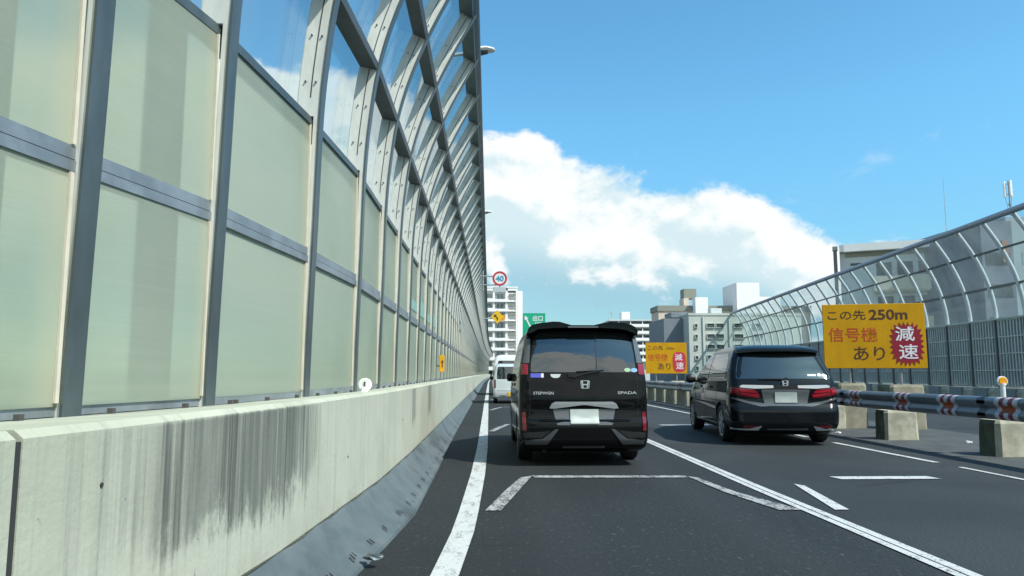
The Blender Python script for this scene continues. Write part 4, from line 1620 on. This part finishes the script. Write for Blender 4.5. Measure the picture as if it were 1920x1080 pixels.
def badge(parent, L, body, x0, x1, z0, z1, m=None, bold=.02):
    bm = bmesh.new()
    y = min(L.rear_y(x0, z0), L.rear_y(x1, z0), L.rear_y((x0 + x1) / 2, z0))
    add_text(bm, body, x0, x1, z0, z1, y - .008, .006, bold=bold)
    return link_mesh('lettering', bm, m or chrome, parent)


# ---- black box-shaped van ahead
van = thing('van', 'black box-shaped minivan in our lane seen square from behind, with a roof spoiler', 'van', (1.235, 9.66, 0))
VL = Loft([(.19, .78, .16, 4.45, .14, .5, .03), (.25, .825, .05, 4.6, .14, .5, .035), (.36, .842, .005, 4.66, .13, .5, .04), (.50, .846, .0, 4.67, .12, .5, .04), (.575, .847, .01, 4.66, .12, .5, .04),
           (.62, .847, .055, 4.65, .11, .5, .035), (.74, .847, .07, 4.62, .10, .5, .035), (.80, .847, .055, 4.60, .10, .5, .035), (.86, .847, .05, 4.58, .10, .5, .035), (1.0, .845, .07, 4.45, .10, .5, .035),
           (1.10, .842, .085, 4.2, .10, .5, .035), (1.2, .836, .10, 3.95, .10, .45, .05), (1.35, .815, .13, 3.7, .10, .4, .06), (1.55, .778, .185, 3.4, .10, .35, .06), (1.70, .745, .245, 3.12, .10, .3, .06),
           (1.78, .715, .30, 2.95, .11, .3, .055), (1.825, .66, .38, 2.8, .12, .3, .04), (1.85, .56, .55, 2.6, .14, .3, .04), (1.858, .40, .85, 2.3, .16, .3, .04)], 60)
VL.body('body', [paint_black, under_m], van, (.98, 3.85), .315, .847)
gl = [(-.695, 1.215), (.70, 1.215), (.685, 1.45), (.655, 1.66), (.60, 1.735), (.3, 1.757), (-.1, 1.765), (-.45, 1.757), (-.60, 1.735), (-.655, 1.66), (-.682, 1.45)]
rw = VL.patch('rear_window', round_poly(gl, .03), .004, car_glass, van)
bm = bmesh.new()
zz = [1.218 + .54 * k / 12 for k in range(13)]
sections(bm, [[(.168, VL.rear_y(.17, z) - .0065, z), (.182, VL.rear_y(.17, z) - .0065, z), (.182, VL.rear_y(.17, z) + .01, z), (.168, VL.rear_y(.17, z) + .01, z)] for z in zz])
link_mesh('seam', bm, plastic, rw)
S1 = lambda px_, py_: ((px_ - 1094) * .00700, 1.2 + (700 - py_) * .00690)
spo = [S1(*p) for p in ((987, 625), (991, 614), (998, 607), (1012, 604), (1037, 601), (1050, 601.5), (1062, 605), (1072, 608), (1115, 608), (1128, 604.5), (1145, 601.5), (1168, 603), (1186, 606), (1195, 611), (1200, 620), (1198, 627), (1190, 621), (1178, 617), (1161, 614.5), (1120, 612.8), (1077, 612.5), (1040, 613), (1009, 615.5), (998, 622))]
bm = bmesh.new()
rowsS = []
for t, sc_ in ((.02, .985), (.0, 1.0), (.06, 1.0), (.22, .985), (.48, .95)):
    rowsS.append([(x * sc_, .10 + t + .06 * (x / .74) ** 2, 1.69 + (z - 1.69) * (sc_ if t < .3 else .9)) for x, z in spo])
sections(bm, rowsS)
link_mesh('roof_spoiler', bm, paint_black, van, smooth=35)
bm = bmesh.new(); box(bm, -.20, .20, .085, .12, 1.80, 1.82)
link_mesh('brake_light', bm, smoke_lens, van)
for sd in (-1, 1):
    # clear strip up the pillar, red lens below it, tall reflector low on the bumper
    pil = [(sd * .715, 1.335), (sd * .80, 1.335), (sd * .772, 1.52), (sd * .745, 1.66), (sd * .69, 1.66), (sd * .70, 1.5)]
    VL.patch('pillar_lens', round_poly(pil, .015), .008, smoke_lens, van)
    VL.patch('taillight', round_poly([(sd * .735, 1.185), (sd * .825, 1.185), (sd * .808, 1.325), (sd * .728, 1.325)], .012), .012, red_lens, van)
    VL.patch('reflector', round_poly([(sd * .755, .46), (sd * .805, .46), (sd * .815, .70), (sd * .765, .70)], .014), .012, red_lens_dark, van)
    tri = [(sd * .36, .49), (sd * .43, .44), (sd * .53, .325), (sd * .75, .325), (sd * .80, .44), (sd * .56, .405)]
    VL.patch('bumper_trim', round_poly([(sd * .34, .485), (sd * .385, .485), (sd * .525, .34), (sd * .775, .34), (sd * .775, .285), (sd * .49, .285)], .01), .010, chrome_dull, van)
    VL.patch('bumper_vent', round_poly([(sd * .44, .46), (sd * .57, .37), (sd * .785, .37), (sd * .80, .435)], .012), .006, plastic, van)
    # side glass and handles
    VL.patch('side_window', round_poly([(.42, 1.16), (3.35, 1.12), (2.95, 1.66), (.52, 1.66)], .06), .003, car_glass, van, side=sd)
    VL.patch('door_handle', round_poly([(2.35, 1.0), (2.6, 1.0), (2.6, 1.045), (2.35, 1.045)], .015), .03, paint_black, van, side=sd)
    mirror_part(van, sd * .82, 3.6, 1.13, paint_black, .11, .15, .09)
    wheel(van, sd * .735, .98, .315, .205, .205)
    wheel(van, sd * .735, 3.85, .315, .205, .205)
VL.patch('garnish', round_poly([(-.455, .745), (-.43, .805), (-.38, .832), (.37, .832), (.42, .805), (.45, .745), (.36, .745), (.33, .79), (-.33, .79), (-.37, .745)][::-1], .01), .022, chrome, van, depth=.04)
VL.patch('plate_pocket', round_poly([(-.36, .535), (.36, .535), (.41, .74), (-.41, .74)], .02), .003, smoke_lens, van)
VL.patch('number_plate', round_poly([(-.185, .555), (.185, .555), (.185, .735), (-.185, .735)], .012), .018, plate_m, van)
VL.patch('lower_slot', round_poly([(-.30, .235), (.27, .235), (.25, .262), (-.28, .262)], .008), .006, chrome_dull, van)
VL.patch('bumper_step', round_poly([(-.60, .585), (.60, .585), (.58, .606), (-.58, .606)], .006), .012, paint_black, van)
emblem_h(van, VL, 0.015, 1.055, .125, .105, .012)
badge(van, VL, 'STEPWGN', -.665, -.40, .925, .962)
badge(van, VL, 'SPADA', .44, .69, .93, .967)
st_ = VL.patch('sticker', round_poly([(-.695, 1.145), (-.56, 1.145), (-.56, 1.20), (-.695, 1.20)], .006), .005, sticker_blue, van, depth=.006)
VL.patch('sticker_end', round_poly([(-.559, 1.145), (-.525, 1.145), (-.525, 1.20), (-.559, 1.20)], .008), .005, sticker_white, st_, depth=.006)
ov = lambda cx, cz, rx_, rz_: [(cx + rx_ * math.cos(2 * math.pi * k / 20), cz + rz_ * math.sin(2 * math.pi * k / 20)) for k in range(20)]
VL.patch('sticker', [(-.44, 1.19), (-.30, 1.19), (-.315, 1.155), (-.345, 1.14), (-.395, 1.14), (-.425, 1.155)], .006, chrome, van, depth=.006)
VL.patch('sticker', ov(.585, 1.245, .042, .026), .008, sticker_green, van, depth=.003)
VL.patch('sticker', ov(.675, 1.242, .045, .028), .008, sticker_sky, van, depth=.003)
bm = bmesh.new()
yy = VL.rear_y(0, 1.19)
cyl(bm, (-.10, yy - .03, 1.165), (.22, yy - .03, 1.235), .011, .007, n=8); cyl(bm, (-.13, yy - .0, 1.17), (-.13, yy - .045, 1.17), .03, n=12)
cyl(bm, (-.10, yy - .025, 1.225), (.27, yy - .025, 1.245), .008, n=6)
box(bm, -.21, -.09, yy - .04, yy - .002, 1.15, 1.20)
link_mesh('wiper', bm, plastic, van)
bm = bmesh.new(); cyl(bm, (-.52, .5, .22), (-.52, .12, .20), .028, n=12)
link_mesh('exhaust', bm, under_m, van)
bm = bmesh.new(); box(bm, -.62, .62, .25, 4.2, .16, .30)
link_mesh('underbody', bm, under_m, van)
# tailgate shut line
bm = bmesh.new()
for sd in (-1, 1):
    sections(bm, [[(sd * .708 - .004, VL.rear_y(.708, z) - .003, z), (sd * .708 + .004, VL.rear_y(.708, z) - .003, z), (sd * .708 + .004, VL.rear_y(.708, z) + .01, z), (sd * .708 - .004, VL.rear_y(.708, z) + .01, z)] for z in [.63 + .55 * k / 14 for k in range(15)]])
sections(bm, [[(x, VL.rear_y(x, .615) - .003, .611), (x, VL.rear_y(x, .615) - .003, .619), (x, VL.rear_y(x, .615) + .01, .619), (x, VL.rear_y(x, .615) + .01, .611)] for x in [-.70 + .1 * k for k in range(15)]])
link_mesh('shut_line', bm, under_m, van)

# ---- low black minivan in the right lane
mv = thing('minivan', 'low glossy black minivan with wide red taillights, in the right lane', 'minivan', (4.945, 12.28, 0), R(-5.5))
ML = Loft([(.20, .80, .16, 4.45, .22, .7, .06), (.26, .865, .05, 4.66, .22, .75, .07), (.40, .90, .0, 4.78, .21, .78, .08), (.55, .908, .0, 4.80, .20, .78, .09), (.64, .908, .03, 4.78, .19, .78, .09), (.70, .905, .07, 4.74, .18, .76, .09),
           (.80, .90, .075, 4.62, .18, .74, .09), (.92, .89, .06, 4.45, .17, .7, .09), (1.0, .882, .075, 4.2, .17, .65, .09), (1.08, .876, .11, 4.0, .17, .6, .09), (1.19, .855, .17, 3.72, .17, .55, .09), (1.33, .812, .27, 3.4, .17, .5, .09),
           (1.48, .76, .38, 3.0, .17, .45, .08), (1.59, .705, .47, 2.7, .17, .4, .08), (1.655, .63, .60, 2.45, .17, .35, .07), (1.695, .52, .82, 2.2, .17, .3, .06), (1.712, .39, 1.1, 1.95, .16, .25, .05)], 60)
ML.body('body', [paint_navy, under_m], mv, (.96, 3.86), .325, .905)
gl = [(-.785, 1.11), (.785, 1.11), (.755, 1.26), (.70, 1.43), (.635, 1.565), (.3, 1.585), (-.3, 1.585), (-.635, 1.565), (-.70, 1.43), (-.755, 1.26)]
rw2 = ML.patch('rear_window', round_poly(gl, .03), .004, car_glass, mv)
ML.patch('sticker', [(.40, 1.155), (.545, 1.155), (.54, 1.185), (.395, 1.185)], .008, sticker_sky, mv, depth=.003)
ML.patch('sticker', ov(.60, 1.175, .03, .022), .008, sticker_white, mv, depth=.003)
ML.patch('sticker', ov(.675, 1.17, .033, .024), .008, sticker_sky, mv, depth=.003)
bm = bmesh.new()
secs = []
for t, sc_, z0, z1 in ((0, .97, 1.578, 1.61), (.03, 1.0, 1.575, 1.627), (.16, 1.0, 1.585, 1.665), (.40, .95, 1.61, 1.70)):
    n = 14
    up = [(sc_ * .69 * (-1 + 2 * k / n), .33 + t + .10 * (-1 + 2 * k / n) ** 2, z1 - .035 * (-1 + 2 * k / n) ** 4) for k in range(n + 1)]
    dn = [(x, y, z0 - .03 * abs(x / .69) ** 3) for x, y, z in reversed(up)]
    secs.append(up + dn)
sections(bm, secs)
link_mesh('roof_spoiler', bm, paint_navy, mv, smooth=35)
for sd in (-1, 1):
    tl = ML.patch('taillight', round_poly([(sd * .42, .845), (sd * .44, .785), (sd * .62, .80), (sd * .80, .835), (sd * .878, .86), (sd * .875, .975), (sd * .76, .955), (sd * .52, .935)], .015), .012, red_lens_dark, mv, depth=.03)
    ML.patch('light_strip', round_poly([(sd * .47, .895), (sd * .47, .868), (sd * .74, .895), (sd * .74, .928)], .006), .020, red_glow, tl, depth=.012)
    ML.patch('light_strip', round_poly([(sd * .45, .845), (sd * .455, .805), (sd * .73, .85), (sd * .74, .88)], .006), .020, red_glow, tl, depth=.012)
    ML.patch('light_strip', round_poly([(sd * .76, .895), (sd * .76, .865), (sd * .872, .885), (sd * .87, .945)], .006), .018, red_glow if sd > 0 else red_lens, tl, depth=.012)
    ML.patch('garnish', round_poly([(sd * .20, .955), (sd * .20, 1.0), (sd * .70, 1.008), (sd * .745, .985), (sd * .73, .962), (sd * .5, .945)], .008), .014, clear_lens, mv, depth=.02)
    ML.patch('bumper_trim', round_poly([(sd * .42, .325), (sd * .455, .325), (sd * .50, .278), (sd * .885, .285), (sd * .888, .258), (sd * .48, .25)], .004), .012, chrome, mv)
    ML.patch('reflector', round_poly([(sd * .50, .30), (sd * .72, .30), (sd * .72, .335), (sd * .49, .335)], .006), .010, red_lens_dark, mv)
    ML.patch('lower_lip', round_poly([(sd * .30, .655), (sd * .34, .70), (sd * .60, .735), (sd * .86, .80), (sd * .87, .775), (sd * .62, .70), (sd * .42, .65)], .01), .008, smoke_lens, mv)
    ML.patch('side_window', round_poly([(.62, 1.10), (2.05, 1.07), (2.05, 1.56), (.95, 1.56), (.72, 1.44)], .05), .003, car_glass, mv, side=sd)
    ML.patch('side_window', round_poly([(2.12, 1.07), (3.55, 1.04), (3.05, 1.40), (2.6, 1.56), (2.12, 1.56)], .05), .003, car_glass2, mv, side=sd)
    ML.patch('window_trim', round_poly([(.45, 1.075), (3.7, 1.015), (3.7, 1.03), (.45, 1.095)], .004), .006, chrome_dull, mv, side=sd)
    ML.patch('side_sill', round_poly([(1.42, .265), (3.40, .265), (3.40, .295), (1.42, .295)], .006), .012, chrome_dull, mv, side=sd)
    for y in (1.75, 2.75):
        ML.patch('door_handle', round_poly([(y, .93), (y + .22, .93), (y + .22, .965), (y, .965)], .012), .028, paint_navy, mv, side=sd)
    mirror_part(mv, sd * .90, 3.35, 1.09, plastic, .20, .19)
    wheel(mv, sd * .79, .96, .325, .215, .225, 7)
    wheel(mv, sd * .79, 3.86, .325, .215, .225, 7)
ML.patch('plate_pocket', round_poly([(-.34, .66), (.34, .66), (.40, .93), (-.40, .93)], .03), .004, smoke_lens, mv)
ML.patch('number_plate', round_poly([(-.18, .715), (.18, .715), (.18, .885), (-.18, .885)], .012), .018, plate_m, mv)
ML.patch('lower_slot', round_poly([(-.34, .262), (.34, .262), (.33, .285), (-.33, .285)], .006), .008, chrome_dull, mv)
emblem_h(mv, ML, 0, 1.035, .11, .09, .02)
bm = bmesh.new()
y1_, y2_ = ML.rear_y(0, 1.10), ML.rear_y(.3, 1.14)
cyl(bm, (.02, y1_ - .03, 1.105), (-.42, ML.rear_y(.42, 1.115) - .03, 1.112), .012, .008, n=8); cyl(bm, (.02, y1_, 1.10), (.02, y1_ - .045, 1.10), .03, n=10)
link_mesh('wiper', bm, plastic, mv)
bm = bmesh.new(); box(bm, -.64, .64, .3, 4.2, .17, .30)
link_mesh('underbody', bm, under_m, mv)
for y in (1.38, 2.42, 3.35):
    pass
bm = bmesh.new()
for sd in (-1, 1):
    for y in (1.28, 2.32, 3.42):
        sections(bm, [[(sd * (ML.side_x(y, z) + .002), y, z), (sd * (ML.side_x(y, z) + .002), y + .008, z), (sd * (ML.side_x(y, z) - .01), y + .008, z), (sd * (ML.side_x(y, z) - .01), y, z)] for z in [.36 + .68 * k / 10 for k in range(11)]])
link_mesh('shut_line', bm, under_m, mv)

# ---- white kei van ahead in our lane, then a taller white van
kv = thing('van', 'small white van with a yellow number plate, half hidden behind the black van', 'van', (.885, 29.8, 0))
KL = Loft([(.2, .66, .1, 3.2, .12, .4, .03), (.28, .72, .02, 3.3, .12, .4, .04), (.45, .737, .0, 3.35, .12, .4, .04), (.6, .737, .02, 3.33, .12, .4, .04), (.9, .735, .05, 3.2, .12, .4, .04), (1.0, .728, .07, 3.0, .12, .4, .04),
           (1.3, .69, .14, 2.7, .12, .35, .04), (1.5, .655, .2, 2.45, .12, .3, .04), (1.56, .61, .27, 2.3, .13, .3, .04), (1.59, .5, .45, 2.1, .14, .3, .04)], 36)
KL.body('body', [paint_silver, under_m], kv, (.62, 2.75), .27, .737)
KL.patch('rear_window', round_poly([(-.60, .97), (.60, .97), (.58, 1.3), (.55, 1.46), (-.55, 1.46), (-.58, 1.3)], .04), .004, car_glass, kv)
KL.patch('number_plate', round_poly([(-.16, .29), (.17, .29), (.17, .46), (-.16, .46)], .01), .015, plate_y, kv)
KL.patch('tailgate_line', round_poly([(-.60, .50), (.60, .50), (.60, .515), (-.60, .515)], .003), .004, plastic, kv)
KL.patch('bumper_slot', round_poly([(-.48, .30), (-.22, .30), (-.22, .325), (-.48, .325)], .006), .006, plastic, kv)
for sd in (-1, 1):
    KL.patch('taillight', round_poly([(sd * .635, .62), (sd * .71, .62), (sd * .70, .95), (sd * .635, .95)], .012), .012, red_lens_dark, kv)
    KL.patch('side_window', round_poly([(.45, 1.0), (2.6, .98), (2.3, 1.44), (.5, 1.44)], .05), .003, car_glass, kv, side=sd)
    mirror_part(kv, sd * .73, 2.6, 1.0, plastic, .15, .17)
    wheel(kv, sd * .64, .62, .27, .155, .165)
    wheel(kv, sd * .64, 2.75, .27, .155, .165)

tv = thing('van', 'tall white van with a rounded roof showing above the small white van', 'van', (1.09, 41.0, 0))
TL = Loft([(.25, .8, .1, 4.7, .12, .4, .03), (.35, .9, .02, 4.8, .12, .4, .04), (.6, .93, .0, 4.8, .12, .4, .04), (1.0, .935, .02, 4.7, .12, .4, .04), (1.5, .90, .08, 4.2, .12, .35, .04), (1.9, .82, .16, 3.7, .14, .3, .05),
           (2.1, .74, .22, 3.5, .15, .3, .06), (2.19, .64, .32, 3.3, .16, .3, .06), (2.23, .48, .55, 3.0, .16, .3, .06)], 36)
TL.body('body', [paint_white, under_m], tv, (.95, 3.7), .33, .93)
TL.patch('rear_window', round_poly([(-.72, 1.2), (.72, 1.2), (.68, 1.6), (.6, 1.90), (-.6, 1.90), (-.68, 1.6)], .04), .004, car_glass, tv)
for sd in (-1, 1):
    TL.patch('taillight', round_poly([(sd * .82, .8), (sd * .91, .8), (sd * .90, 1.35), (sd * .83, 1.35)], .012), .012, red_lens_dark, tv)
    TL.patch('side_window', round_poly([(.4, 1.25), (4.0, 1.2), (3.6, 1.85), (.5, 1.85)], .05), .003, car_glass, tv, side=sd)
    mirror_part(tv, sd * .92, 4.0, 1.25, plastic, .18, .24)
    wheel(tv, sd * .81, .95, .33, .19, .2)
    wheel(tv, sd * .81, 3.7, .33, .19, .2)
